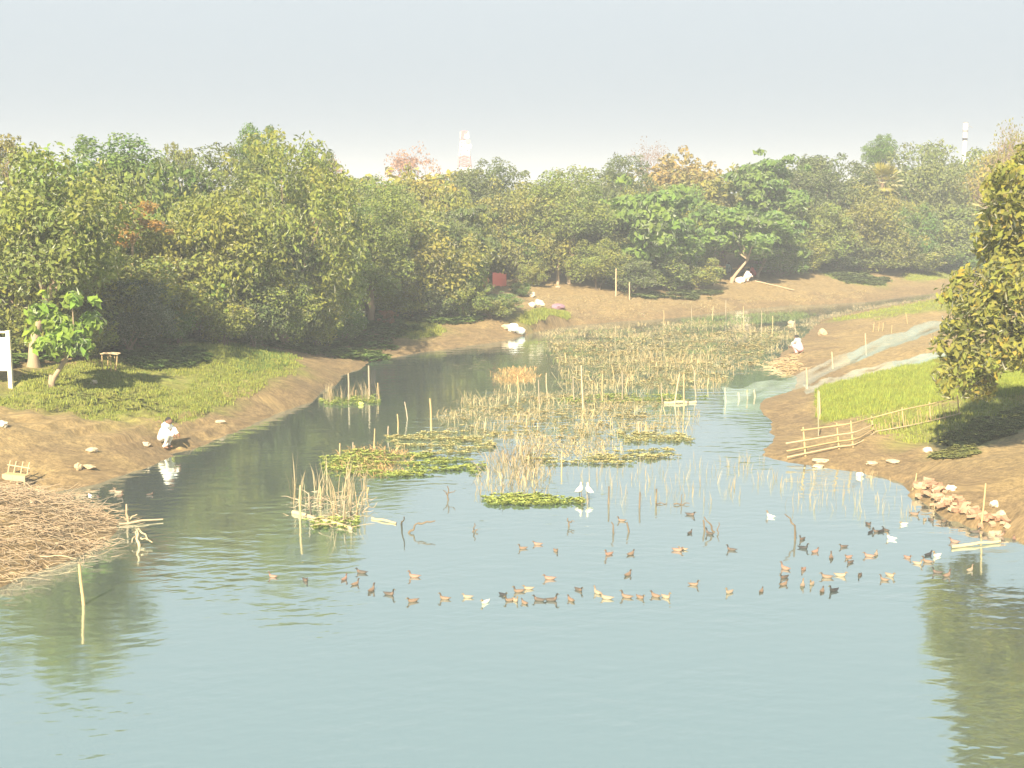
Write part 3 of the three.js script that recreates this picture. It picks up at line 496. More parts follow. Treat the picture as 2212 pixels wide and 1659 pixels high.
// ------------------------------------------------------------------ masts beyond the trees
const flat = (r, g, b, rough = .85, o = {}) => new THREE.MeshStandardMaterial({ color: col(r, g, b), roughness: rough, ...o });
M.red = flat(.55, .22, .20); M.white = flat(.78, .76, .72); M.grey2 = flat(.25, .25, .26); M.black = flat(.03, .03, .035); M.cream = flat(.72, .66, .54);
const bar = (a, b, r, sides = 4) => { const d = b.clone().sub(a), g = new THREE.CylinderGeometry(r, r, d.length(), sides); g.applyQuaternion(new THREE.Quaternion().setFromUnitVectors(V(0, 1, 0), d.clone().normalize())); g.translate((a.x + b.x) / 2, (a.y + b.y) / 2, (a.z + b.z) / 2); return g; };
const box = (w, h, d, x, y, z) => { const g = new THREE.BoxGeometry(w, h, d); g.translate(x, y, z); return g; };
{
  const D = 430, base = land(1005, D), top = atDepth(1005, 284, D).y - base.y, t = group('lattice_mast', base, 'red and white lattice telecom mast rising above the trees', 'mast');
  const bands = [[0, .50, M.white], [.50, .66, M.red], [.66, .87, M.white], [.87, 1, M.red]], half = f => mix(3.1, .95, Math.min(1, f * 1.05));
  bands.forEach(([f0, f1, mat]) => {
    const gs = [], n = Math.max(2, Math.round((f1 - f0) * 18));
    for (let q = 0; q < n; q++) {
      const a = mix(f0, f1, q / n), b = mix(f0, f1, (q + 1) / n), c = [[-1, -1], [1, -1], [1, 1], [-1, 1]];
      c.forEach(([x, z], i) => { const [x2, z2] = c[(i + 1) % 4], P = (f, x, z) => V(x * half(f), f * top, z * half(f)); gs.push(bar(P(a, x, z), P(b, x, z), .27), bar(P(a, x, z), P(b, x2, z2), .16), bar(P(a, x2, z2), P(b, x, z), .16), bar(P(b, x, z), P(b, x2, z2), .16)); });
    }
    part('lattice_section', mergeGeometries(gs), mat, t);
  });
  for (const [f, a] of [[.93, .5], [.86, .9], [.8, 1.6]]) { const g = new THREE.CylinderGeometry(.85, .65, .5, 16); g.rotateX(Math.PI / 2); g.translate(Math.sin(a) * 1.5, f * top, 1.3); part('dish', g, f === .86 ? M.grey2 : M.white, t); }
  for (const x of [-1.2, 1.2]) part('antenna_panel', box(.35, 2, .25, x, top * .95, 1), M.white, t);
}
{
  const D = 230, base = land(2070, D), top = atDepth(2070, 264, D).y - base.y, t = group('white_pole_mast', base, 'white pole mast with two drum sections above the trees', 'mast'), at = v => atDepth(2070, v, D).y - base.y;
  part('pole', bar(V(0, -.3, 0), V(0, at(303), 0), .34, 14), M.white, t);
  for (const [a, b, m, r] of [[303, 298, M.black, .42], [298, 285, M.white, .36], [285, 280, M.grey2, .44], [280, 266, M.white, .4], [266, 264, M.grey2, .42]]) part(m === M.white ? 'antenna_drum' : 'collar', bar(V(0, at(a), 0), V(0, at(b), 0), r, 14), m, t);
  part('bracket', bar(V(.3, at(270), 0), V(1.2, at(276), 0), .05, 5), M.grey2, t);
}

// ------------------------------------------------------------------ timber, bamboo and branches
const bambooMat = (r, g, b) => flat(r, g, b, .7);
M.bamboo = bambooMat(.42, .31, .155); M.bambooGrey = bambooMat(.32, .265, .185); M.wetWood = bambooMat(.13, .095, .06); M.palewood = bambooMat(.46, .36, .225); M.drift = bambooMat(.40, .31, .20);
const wob = (a, b, n, w, g) => { const p = []; for (let i = 0; i <= n; i++) p.push(a.clone().lerp(b, i / n).add(i && i < n ? sph(g).multiplyScalar(w) : V(0, 0, 0))); return p; };
const U = 1 / 1.15732;                                              // bearings noted on the finer 2560-wide plate
const SG = rngOf(300);
function stakeSet(list, labelOf, grp, mat, fine = false) {
  const f = fine ? U : 1; list = list.map(a => a.map((q, i) => i < 4 ? q * f : q)).sort((a, b) => a[0] - b[0]);
  list.forEach(([u0, v0, u1, v1, r], i) => {                        // foot (u0,v0), tip (u1,v1)
    const foot = onGround(u0, v0), D = -foot.z, tip = atDepth(u1, v1, D), l = tip.clone().sub(foot); l.z += rr(-.15, .15, SG);
    single('wooden_stake', limb(wob(V(0, -.35, 0), l, 3, .02, SG), r || .032, (r || .032) * .75, 7), Array.isArray(mat) ? mat[i % mat.length] : mat, foot, labelOf(ordinal(i + 1), i, list.length), 'stake', grp);
  });
}
stakeSet([[755, 862, 753, 805, .05], [797, 858, 796, 790, .05], [711, 857, 711, 835], [770, 858, 769, 842], [819, 860, 816, 827]], o => `${o} stake from the left at the grassy bank point`, 'stakes at the bank point', [M.bamboo, M.bambooGrey]);
stakeSet([[932, 930, 929, 860, .05], [884, 905, 874, 868], [860, 930, 858, 895], [838, 945, 838, 922], [805, 965, 810, 925], [762, 975, 762, 956], [735, 975, 734, 958]], o => `${o} stake from the left along the back of the weed mats`, 'stakes behind the weed mats', [M.bamboo, M.bambooGrey]);
stakeSet([[180, 1308, 168, 1222, .045]], () => 'lone pale stake leaning in dark water below the brush pile', null, M.bamboo);
stakeSet([[646, 1125, 648, 1050, .04], [672, 1110, 668, 1062], [742, 1125, 745, 1080, .035], [690, 1090, 692, 1050], [790, 1075, 795, 1055]], o => `${o} stake from the left among the floating branches`, 'stakes among the floating branches', [M.bamboo, M.bambooGrey]);
stakeSet([[1120, 875, 1118, 812], [1165, 880, 1163, 820], [1182, 860, 1180, 805], [1240, 868, 1238, 812], [1260, 880, 1256, 790, .045], [1300, 870, 1302, 808], [1345, 865, 1343, 800], [1430, 868, 1428, 826], [1455, 872, 1468, 806, .04], [1478, 880, 1478, 808, .04], [1505, 858, 1500, 800], [1570, 868, 1566, 838], [1615, 862, 1614, 842], [1380, 940, 1381, 910], [1396, 938, 1396, 912], [1212, 1010, 1214, 975]], o => `${o} stake from the left among the mid-river reeds`, 'stakes among the mid-river reeds', [M.bamboo, M.bambooGrey, M.palewood]);
stakeSet([[1330, 640, 1331, 580, .07], [1360, 648, 1360, 610, .06]], o => `${o} pale post from the left on the far bare bank`, 'posts on the far bare bank', M.palewood);
stakeSet([[2279, 1220, 2290, 1182], [2451, 1308, 2464, 1208, .03]], o => `${o} leaning stick from the left by the brick rubble`, 'sticks by the brick rubble', M.bamboo, true);
stakeSet([[1575, 1330, 1567, 1306], [1765, 1328, 1760, 1302], [1520, 1260, 1522, 1215], [1600, 1270, 1601, 1232], [1990, 1350, 1985, 1310], [1640, 1255, 1640, 1220]], o => `${o} dark stub from the left poking from open shallows`, 'stubs in the open shallows', M.wetWood, true);
stakeSet([[1780, 800, 1783, 765], [1815, 795, 1815, 750], [1860, 820, 1858, 765], [1905, 830, 1903, 775], [1730, 800, 1728, 770], [1930, 840, 1932, 790], [1990, 845, 1988, 800], [1660, 810, 1659, 775]], o => `${o} thin stake from the left in the far shallows`, 'stakes in the far shallows', [M.bamboo, M.bambooGrey], true);

function snag(name, list, mat, label, category = 'branch') {        // list of limbs as [u, v, height] points (fine plate), all on the water
  const f = list[0][0], foot = onWater(f[0] * U, f[1] * U), t = group(name, foot, label, category);
  list.forEach(([a, b, r]) => { const P = ([u, v, h]) => { if (h !== undefined) { const q = onWater(u * U, v * U); return V(q.x - foot.x, h, q.z - foot.z); } return atDepth(u * U, v * U, -foot.z).sub(foot); }; part('limb', limb(wob(P(a), P(b), 4, .04, SG), r, r * .5, 6), mat, t); });
}
snag('sunken_snag', [[[318, 1306, -.1], [316, 1260], .05], [[318, 1304, .05], [343, 1286], .03], [[318, 1304, .05], [294, 1287], .03], [[297, 1314, .04], [408, 1303, .06], .04]], M.drift, 'sunken snag with upright fork beside the brush pile', 'branch');
snag('sunken_snag', [[[347, 1366, -.1], [341, 1322], .05], [[347, 1350, .3], [330, 1356], .03], [[347, 1347, .3], [381, 1356], .03], [[352, 1345], [368, 1350], .025]], M.palewood, 'pale three-legged snag in the water below the forked one', 'branch');
snag('sunken_snag', [[[1020, 1332, -.05], [1045, 1308], .04], [[1045, 1308], [1088, 1302], .035], [[1003, 1308, -.05], [1010, 1292], .03]], M.wetWood, 'dark bent branch rising from open water', 'branch');
snag('sunken_snag', [[[1178, 1330, -.05], [1195, 1330, .06], .03], [[1182, 1330, 0], [1186, 1308], .025]], M.wetWood, 'small twig snag right of the dark bent branch', 'branch');
snag('sunken_snag', [[[1122, 1250, -.05], [1118, 1215], .03], [[1120, 1235], [1138, 1225], .02], [[1120, 1238], [1108, 1225], .02]], M.wetWood, 'small dark twig snag left of the grey reed clump', 'branch');
snag('sunken_snag', [[[1424, 1316, -.05], [1420, 1295], .03], [[1422, 1306], [1436, 1304], .02]], M.wetWood, 'short stub with side twig below the white birds', 'branch');
snag('sunken_snag', [[[1790, 1330, -.05], [1760, 1292], .035], [[1793, 1335, -.05], [1797, 1306], .02]], M.wetWood, 'leaning dark branch in mid-right open water', 'branch');
snag('sunken_snag', [[[1990, 1344, -.05], [1985, 1312], .03], [[1985, 1312], [1962, 1285], .03]], M.wetWood, 'bent dark branch above the black ducks', 'branch');
snag('sunken_snag', [[[1700, 1262, 0], [1706, 1236], .02], [[1684, 1263, .03], [1724, 1262, .04], .025], [[1640, 1262, .03], [1668, 1260, .03], .02]], M.wetWood, 'low twigs lying on the pale water', 'branch');
snag('sunken_snag', [[[1535, 1333, -.05], [1528, 1305], .03]], M.wetWood, 'single leaning twig in the open water', 'branch');
function log(name, a, b, r, h, mat, label) { const A = onGround(a[0] * U, a[1] * U), B = onGround(b[0] * U, b[1] * U); const l = B.clone().sub(A); single(name, limb(wob(V(0, h, 0), l.add(V(0, h, 0)), 5, r * .5, SG), r, r * .75, 9), mat, A, label, 'log'); }
log('floating_log', [733, 1283], [880, 1325], .07, .03, M.palewood, 'pale log at the near edge of the floating branches');
log('floating_log', [1660, 1010], [1740, 1007], .08, .05, M.palewood, 'pale short log right of the mid-river reeds');
log('driftwood', [2380, 1371], [2500, 1357], .05, .05, M.palewood, 'long pale driftwood log below the brick rubble');
log('fallen_branch', [1888, 705], [1985, 728], .07, .08, M.drift, 'pale fallen trunk lying on the far bank');
log('driftwood', [930, 1298], [990, 1310], .04, .03, M.drift, 'thin drift stick beside the floating branches');

function twigHeap(name, poly, n, len, hgt, mats, label, category, r = [.006, .015]) {
  const z = poly, [x0, x1, z0, z1] = bounds(z), g = rngOf(n * 7 + 1), c = V((x0 + x1) / 2, 0, (z0 + z1) / 2), t = group(name, c, label, category), gs = mats.map(() => []);
  for (let k = 0, tries = 0; k < n && tries < n * 30; tries++) {
    const x = mix(x0, x1, g()), zz = mix(z0, z1, g()), d = polyDist(z, x, zz); if (d > 0) continue; k++;
    const y = Math.max(0, landHeight(x, zz)) + g() * hgt * smooth(0, 1.6, -d), a = g() * 6.283, l = len * mix(.4, 1.3, g()), e = V(Math.cos(a) * l, (g() - .35) * l * .35, Math.sin(a) * l * .8), o = V(x - c.x, y + .03, zz - c.z);
    const tip = o.clone().add(e); tip.y = Math.max(tip.y, .03 + Math.max(0, landHeight(tip.x + c.x, tip.z + c.z)));
    gs[k % mats.length].push(limb(wob(o, tip, 3, l * .09, g), mix(r[0], r[1], g()), .005, 4));
  }
  gs.forEach((q, i) => { if (q.length) tag(part('twigs', mergeGeometries(q), mats[i], t), null, null, null, 'stuff'); });
  return t;
}
{ const t = twigHeap('brush_pile', wzone([[-60, 1120], [40, 1098], [180, 1094], [236, 1112], [244, 1150], [205, 1203], [110, 1230], [-60, 1285]]), 1150, .95, .3, [M.drift, M.bambooGrey, barkMat(.36, .27, .18)], 'heap of cut brushwood lying on the mud spit', 'brush pile');
  for (const [a, b] of [[[0, 1285], [125, 1285]], [[60, 1300], [110, 1296]], [[120, 1370], [185, 1368]], [[95, 1400], [190, 1408]], [[20, 1330], [90, 1325]]]) { const A = onGround(a[0] * U, a[1] * U), B = onGround(b[0] * U, b[1] * U), up = V(0, .12, 0); part('branch', limb(wob(A.sub(t.position).add(up), B.sub(t.position).add(up), 4, .06, SG), .022, .012, 6), M.palewood, t); } }
twigHeap('floating_branches', wzone([[635, 1080], [690, 1060], [780, 1070], [790, 1110], [750, 1140], [655, 1138]]), 80, .8, .25, [M.bambooGrey, M.drift], 'tangle of floating branches with weeds in open water', 'branches', [.01, .028]);
twigHeap('brush_pile', zone([[1655, 790], [1720, 765], [1730, 800], [1690, 815]]), 160, .8, .3, [M.palewood, M.bamboo], 'pale brushwood on the sandy point by the pink-skirted person', 'brush pile', [.015, .03]);

{ // bamboo fence on the right bank
  const feet = [[2015, 1140], [2099, 1122], [2134, 1118], [2186, 1086], [2262, 1073], [2330, 1058], [2400, 1040]].map(([u, v]) => onGround(u * U, v * U)), o = feet[0].clone(), t = group('bamboo_fence', o, 'leaning bamboo rail fence along the rice field', 'fence'), H = [1.08, .98, 1.0, .72, .85, .85, .85];
  const tips = feet.map((f, i) => f.clone().add(V(-.12, H[i], -.1)));
  feet.forEach((f, i) => part('post', limb([f.clone().sub(o).add(V(0, -.2, 0)), tips[i].clone().sub(o)], i < 4 ? .045 : .03, .03, 7), M.bamboo, t));
  const line = k => feet.map((f, i) => f.clone().lerp(tips[i], k).sub(o).add(V(0, 0, .05)));
  [.9, .55, .3, .1].forEach((k, i) => { const p = line(k), ext = p[0].clone().lerp(p[1], -.55); part('rail', limb([i ? ext : p[0].clone().lerp(p[1], -.08), ...(i ? p.slice(0, 4) : p)], .03, .022, 6), i % 2 ? M.palewood : M.bamboo, t); });
  const a = line(.92), b = line(.02);
  for (let s = 3; s < 6; s++) for (let q = 0; q < 9; q++) { const f = (q + rr(.1, .9, SG)) / 9, A = a[s].clone().lerp(a[s + 1], f), B = b[s].clone().lerp(b[s + 1], f); part('picket', limb([B.add(V(0, -.08, .05)), A.lerp(B, rr(0, .55, SG)).add(V(rr(-.05, .05, SG), 0, .05))], .012, .01, 4), M.bamboo, t); }
  part('rail', limb([b[3].clone().add(V(0, .12, .06)), b[4].clone().add(V(0, .12, .06)), b[5].clone().add(V(0, .12, .06)), b[6].clone().add(V(0, .12, .06))], .025, .02, 6), M.drift, t);
}
stakeSet([[2047, 1089, 2045, 975, .03]], () => 'tall thin pole standing behind the bamboo fence corner', null, M.bambooGrey, true);
M.net = new THREE.MeshStandardMaterial({ color: col(.50, .62, .60), roughness: .8, side: THREE.DoubleSide, transparent: true, opacity: .24 });
M.netBlue = new THREE.MeshStandardMaterial({ color: col(.30, .54, .60), roughness: .8, side: THREE.DoubleSide, transparent: true, opacity: .3 });
function netFence(pts, h, mats, label, posts) {
  const P = pts.map(([u, v]) => onGround(u, v)), o = P[0].clone(), t = group('net_fence', o, label, 'net fence'), g = rngOf(Math.round(pts[0][0]));
  const curve = new THREE.CatmullRomCurve3(P), n = 70, cols = 7;
  const strip = (s0, s1, mat) => {
    const pos = [], idx = [], k0 = Math.round(s0 * n), k1 = Math.round(s1 * n);
    for (let i = k0; i <= k1; i++) { const q = curve.getPoint(i / n), gy = Math.max(0, landHeight(q.x, q.z)), hh = h * (.85 + .08 * Math.cos(i * .5) + noise(i * .2, 3) * .2); for (let j = 0; j < cols; j++) { const f = j / (cols - 1); pos.push(q.x - o.x + noise(i * .15, j * .4, 5) * .2 + (1 - f) * .35 * noise(i * .1, 9), gy - o.y + f * hh - .02, q.z - o.z + noise(i * .2, j * .4, 8) * .25 + (1 - f) * .5); } }
    for (let i = 0; i < k1 - k0; i++) for (let j = 0; j < cols - 1; j++) { const a = i * cols + j; idx.push(a, a + cols, a + 1, a + 1, a + cols, a + cols + 1); }
    const ge = new THREE.BufferGeometry(); ge.setAttribute('position', new THREE.Float32BufferAttribute(pos, 3)); ge.setIndex(idx); ge.computeVertexNormals(); part('netting', ge, mat, t);
  };
  strip(0, .55, mats[0]); strip(.55, 1, mats[1]);
  for (const [u, v, tv] of posts) { const f = onGround(u, v), tip = atDepth(u - 3, tv, -f.z); part('post', limb([f.clone().sub(o).add(V(0, -.2, 0)), tip.sub(o)], .05, .04, 7), M.palewood, t); }
}
netFence([[1560, 869], [1640, 855], [1720, 838], [1800, 800], [1880, 765], [1960, 735], [2060, 705]], .75, [M.net, M.netBlue], 'pale blue netting fence with posts running up from the water', [[1800, 797, 760], [1872, 768, 720], [1598, 862, 848], [1632, 858, 842]]);
netFence([[1735, 850], [1800, 830], [1900, 805], [2000, 780], [2070, 760]], .45, [M.net, M.netBlue], 'sagging pale netting along the back of the rice field', [[1745, 840, 795], [1772, 905, 845]]);
stakeSet([[2182, 830, 2186, 806], [2195, 828, 2197, 806], [2206, 828, 2208, 806], [2228, 832, 2229, 812], [2272, 810, 2265, 783]], o => `${o} yellow bamboo stake from the left behind the blue netting`, 'stakes behind the blue netting', M.bamboo, true);

{ // white board on posts at the edge of the picture
  const f = onGround(24, 838), D = -f.z, k = pxm(D), o = f.clone(), t = group('notice_board', o, 'plain white board on square posts at the picture edge', 'board');
  const yTop = (838 - 712) / k, yP = (838 - 727) / k, yB = (838 - 795) / k, w = 2.4, c = .02;
  for (const x of [0, -w]) part('post', new THREE.BoxGeometry(.16, yTop + .3, .16).translate(x, yTop / 2 - .15, 0), M.cream, t);
  part('panel', box(w - .16, yP - yB, .07, -w / 2, (yP + yB) / 2, 0), M.white, t);
  part('top_rail', box(w - .17, .07, .10, -w / 2, yTop - .06, 0), M.cream, t);
  part('bottom_rail', box(w - .17, .09, .12, -w / 2, yB - .047, 0), M.cream, t);
}
{ // small bamboo stand in the grass
  const f = onGround(240, 803), k = pxm(-f.z), t = group('bamboo_stand', f, 'small rustic bamboo stand in the grass before the dark bush', 'stand'), H = 40 / k, w = 38 / k / 2;
  for (const [x, z, l] of [[-w * .85, .18, 0], [-w * .45, -.2, .06], [.05, .2, -.03], [w * .35, -.2, 0], [w * .8, .15, .1]]) part('leg', limb([V(x - l, -.15, z), V(x, H * .5, z * .9), V(x + l * .3, H, z * .8)], .028, .024, 6), M.bamboo, t);
  for (const z of [-.2, 0, .2]) part('slat', limb([V(-w, H, z), V(0, H + .02, z), V(w, H - .02, z)], .03, .03, 6), M.palewood, t);
  part('cross_bar', limb([V(-w * .3, H * .86, .22), V(w * .3, H * .86, .22)], .022, .022, 6), M.bamboo, t);
}
{ // pale wooden bench-like frame on the mud
  const f = onGround(36, 1040), k = pxm(-f.z), t = group('slatted_frame', f, 'pale wooden slatted frame resting on the muddy bank', 'frame'); t.rotation.y = -.16; t.rotation.z = -.06;
  const w = 54 / k, s = w / .85;
  part('plank', box(w, .2 * s, .045, 0, .17 * s, .2 * s), M.palewood, t); part('plank', box(w * .98, .04, .32 * s, 0, .25 * s, .02 * s), M.bamboo, t);
  for (const x of [-.46, -.15, .15, .46]) part('foot', box(.06 * s, .2 * s, .06 * s, x * w, .04 * s, .16 * s), M.palewood, t);
  for (const x of [-.46, -.2, .1, .38]) part('upright', limb([V(x * w, .24 * s, -.12 * s), V(x * w + .02, .45 * s, -.15 * s), V(x * w + .05, .68 * s, -.2 * s)], .028 * s, .024 * s, 6), M.palewood, t);
  part('rail', limb([V(-.5 * w, .52 * s, -.15 * s), V(.5 * w, .47 * s, -.15 * s)], .026 * s, .026 * s, 6), M.palewood, t);
}

// ------------------------------------------------------------------ stones, bricks and small things on the banks
function stone(seed, a, b, c) { const g = new THREE.IcosahedronGeometry(1, 2), p = g.attributes.position; for (let i = 0; i < p.count; i++) { const v = V(p.getX(i), p.getY(i), p.getZ(i)), n = 1 + noise(v.x * 1.3 + seed, v.y * 1.3, v.z * 1.3) * .5 + noise(v.x * 3 + seed, v.y * 3, v.z * 3) * .15; p.setXYZ(i, v.x * n * a, v.y * n * b, v.z * n * c); } g.computeVertexNormals(); return g; }
M.stonePale = flat(.46, .38, .27); M.stoneWhite = flat(.60, .54, .43); M.stoneTan = flat(.42, .32, .2);
const stones = [[2377, 1226, .17, .12, M.stoneWhite, 'white lump above the brick rubble'], [2484, 1265, .18, .12, M.stoneWhite, 'white lump by the tall leaning stick'], [2503, 1296, .19, .16, M.stonePale, 'pale round lump at the end of the rubble'], [2149, 1191, .12, .12, M.stoneWhite, 'white lump at the pale water edge'],
  [2179, 1160, .26, .07, M.stonePale, 'flat pale stone on the right mud shore'], [2232, 1155, .3, .06, M.stonePale, 'long flat pale stone on the right mud shore'], [2048, 1153, .3, .07, M.stonePale, 'long pale slab below the fence corner'], [2045, 1167, .26, .06, M.stonePale, 'shorter pale slab just below the long slab'], [2319, 1128, .2, .1, M.stoneWhite, 'pale broken stone beside the shaded weeds'],
  [365, 1113, .17, .09, M.stonePale, 'pale stone left of the crouching person in white'], [230, 1128, .2, .1, M.stonePale, 'pale stone below the cut earth ledges'], [196, 1172, .17, .14, M.stoneTan, 'tan stone on the mud above the ducks'], [222, 1168, .22, .07, M.stoneTan, 'flat tan stone beside another on the mud'], [100, 1232, .16, .1, M.stonePale, 'small pale stone right of the slatted frame'], [82, 1257, .16, .07, M.stonePale, 'small flat stone above the brush pile'],
  [8, 1066, .2, .14, M.stoneWhite, 'whitish stone on the ledges at the picture edge'], [550, 1056, .22, .07, M.stonePale, 'pale flat stone on the mud right of the crouching person'], [1330, 742, .3, .25, M.stoneWhite, 'white lump on the slope below the mound'], [1347, 764, .4, .3, M.stoneWhite, 'larger cream lump at the foot of the slope'], [1330, 765, .28, .2, M.stoneWhite, 'smaller cream lump at the foot of the slope'],
  [235, 958, .17, .1, M.stonePale, 'pale stone in the near grass'], [2056, 838, .35, .3, M.stoneTan, 'grey-tan boulder at the upper bend'], [902, 1012, .12, .1, flat(.45, .5, .12), 'yellow-green ball among weeds at the bank point'], [1395, 720, .2, .15, M.stonePale, 'small pale stone at the slim bare trunk'], [1978, 810, .3, .2, M.stoneTan, 'tan stone on the sandy point']];
stones.forEach(([u, v, a, b, m, label], i) => { const p = onGround(u * U, v * U); p.y += b * .45; const s = single('stone', stone(i * 7.7, a, b, a * .75), m, p, label, label.includes('ball') ? 'ball' : 'stone'); s.rotation.y = i; if (label.includes('ball')) s.name = 'ball'; });
{ // white bent slab running down the bank into the water
  const a = onGround(1085, 708), b = onGround(1107, 716), c = onWater(1131, 724), t = group('white_slab', b, 'bright white bent slab sloping down the mud into the water', 'slab');
  const seg = (p, q, w, h, m) => { const d = q.clone().sub(p), g = stone(w * 31, w, h, d.length() * .58); g.lookAt(d.clone().normalize()); g.translate((p.x + q.x) / 2 - b.x, (p.y + q.y) / 2 - b.y + h * .7, (p.z + q.z) / 2 - b.z); part('block', g, m, t); };
  seg(a, b, .25, .22, M.stonePale); seg(b.clone().add(V(-.3, .05, 0)), b.clone().add(V(.35, 0, .1)), .34, .32, M.white); seg(b.clone().add(V(.2, 0, .05)), c, .28, .26, M.white);
}
{ // loose bricks tipped down the shore
  const g = rngOf(880), poly = [[2283, 1212], [2330, 1205], [2380, 1245], [2440, 1275], [2500, 1290], [2532, 1330], [2480, 1338], [2420, 1312], [2360, 1280], [2320, 1262], [2286, 1245]].map(([u, v]) => { const p = onGround(u * U, v * U); return [p.x, p.z]; }), [x0, x1, z0, z1] = bounds(poly), mats = [flat(.32, .19, .12), flat(.36, .24, .155), flat(.27, .16, .10), flat(.42, .31, .205)];
  const geos = [0, 1, 2, 3].map(q => { const b = new THREE.BoxGeometry(.27 - (q === 3 ? .11 : 0), .09, .14, 2, 1, 2), p = b.attributes.position; for (let i = 0; i < p.count; i++) p.setXYZ(i, p.getX(i) + noise(p.getX(i) * 20, p.getY(i) * 20, q + p.getZ(i) * 20) * .03, p.getY(i) + noise(p.getX(i) * 20, p.getZ(i) * 20, q + 9) * .02, p.getZ(i) + noise(p.getZ(i) * 20, p.getY(i) * 20, q) * .03); b.computeVertexNormals(); return b; });
  for (let k = 0, tries = 0; k < 95 && tries < 3000; tries++) {
    const x = mix(x0, x1, g()), z = mix(z0, z1, g()); if (polyDist(poly, x, z) > 0) continue; k++;
    const m = single('loose_brick', geos[k % 4], mats[(g() * 4) | 0], V(x, Math.max(-.02, landHeight(x, z)) + .03 + g() * .09, z), 'loose reddish brick in the rubble tipped along the right shore', 'brick', 'bricks in the rubble on the right shore'); m.rotation.set((g() - .5) * .9, g() * 6.28, (g() - .5) * .9);
  }
}
M.redCloth = flat(.62, .13, .10, .95, { side: THREE.DoubleSide });
function cloth(name, a, b, h, mat, label) { const A = onGround(...a), B = onGround(...b), n = 12, pos = [], idx = []; for (let i = 0; i <= n; i++) for (let j = 0; j <= 5; j++) { const f = i / n, q = A.clone().lerp(B, f); pos.push(q.x - A.x, q.y - A.y + h * (1 - j / 5 * .7) + noise(i * .5, j * .3, 2) * .15, q.z - A.z + Math.sin(j / 5 * 3.1) * .25 + noise(i * .8, j * .4, 6) * .3); }
  for (let i = 0; i < n; i++) for (let j = 0; j < 5; j++) { const k = i * 6 + j; idx.push(k, k + 1, k + 6, k + 1, k + 7, k + 6); } const g = new THREE.BufferGeometry(); g.setAttribute('position', new THREE.Float32BufferAttribute(pos, 3)); g.setIndex(idx); g.computeVertexNormals(); return single(name, g, mat, A, label, 'cloth'); }
cloth('red_cloth', [1064, 632], [1094, 630], 1.45, M.redCloth, 'red cloth hung over the bushes on the mound');
cloth('faded_cloth', [1040, 636], [1056, 634], 1.1, flat(.5, .2, .12, .95, { side: THREE.DoubleSide }), 'faded orange-red cloth left of the red one');
{ const p = onGround(1206, 668); const s = single('cloth_bundle', stone(55, .55, .28, .4), flat(.28, .17, .22), p.clone().add(V(0, .15, 0)), 'purple-brown bundle lying on the bare slope', 'bundle'); s.rotation.y = .5; }

// ------------------------------------------------------------------ birds
function duckGeo(pal, neckUp) {                                     // one continuous loft from tail to bill; swims towards +x
  const y = neckUp, sp = [[-.26, .10, .006, .012], [-.21, .085, .035, .02], [-.13, .06, .075, .055], [-.02, .045, .095, .075], [.09, .05, .09, .075], [.155, .075, .065, .065], [.185, .12, .04, .045], [.20, .12 + .07 * y, .03, .032], [.215, .13 + .11 * y, .032, .036], [.245, .145 + .115 * y, .03, .034], [.275, .135 + .115 * y, .016, .014], [.315, .122 + .11 * y, .014, .007], [.322, .12 + .11 * y, .002, .002]];
  const part_ = [2, 2, 1, 1, 1, 3, 3, 0, 0, 0, 4, 4, 4], pos = [], c = [], idx = [], S = 9;
  sp.forEach(([x, yy, w, h], i) => { const a0 = sp[Math.max(0, i - 1)], a1 = sp[Math.min(sp.length - 1, i + 1)], tx = a1[0] - a0[0], ty = a1[1] - a0[1], l = Math.hypot(tx, ty); for (let k = 0; k < S; k++) { const a = k / S * 6.283, u = Math.sin(a) * h; pos.push(x - ty / l * u, yy + tx / l * u, Math.cos(a) * w); c.push(...pal[part_[i]]); } });
  for (let i = 0; i < sp.length - 1; i++) for (let k = 0; k < S; k++) { const a = i * S + k, b = i * S + (k + 1) % S; idx.push(a, b, a + S, b, b + S, a + S); }
  const g = new THREE.BufferGeometry(); g.setAttribute('position', new THREE.Float32BufferAttribute(pos, 3)); g.setAttribute('color', new THREE.Float32BufferAttribute(c, 3)); g.setIndex(idx); g.computeVertexNormals(); return g;
}
const pals = { brown: [[.06, .042, .028], [.19, .13, .09], [.12, .085, .055], [.17, .115, .078], [.16, .12, .05]], dark: [[.02, .022, .02], [.08, .064, .052], [.05, .045, .04], [.12, .08, .06], [.1, .08, .04]], black: [[.02, .022, .025], [.03, .03, .033], [.02, .02, .02], [.03, .03, .03], [.1, .09, .04]], white: [[.14, .10, .06], [.75, .70, .6], [.7, .65, .55], [.6, .5, .38], [.3, .2, .07]], pale: [[.16, .115, .075], [.30, .225, .16], [.24, .18, .12], [.28, .205, .14], [.18, .13, .05]], red: [[.10, .06, .042], [.26, .155, .115], [.18, .11, .08], [.24, .14, .10], [.16, .11, .05]] };
const duckMat = new THREE.MeshStandardMaterial({ vertexColors: true, roughness: .7 }), duckG = {}; for (const k in pals) duckG[k] = [duckGeo(pals[k], 1), duckGeo(pals[k], .35)];
const words = { brown: 'brown', dark: 'dark brown', black: 'black', white: 'white-bodied', pale: 'pale buff', red: 'reddish' };
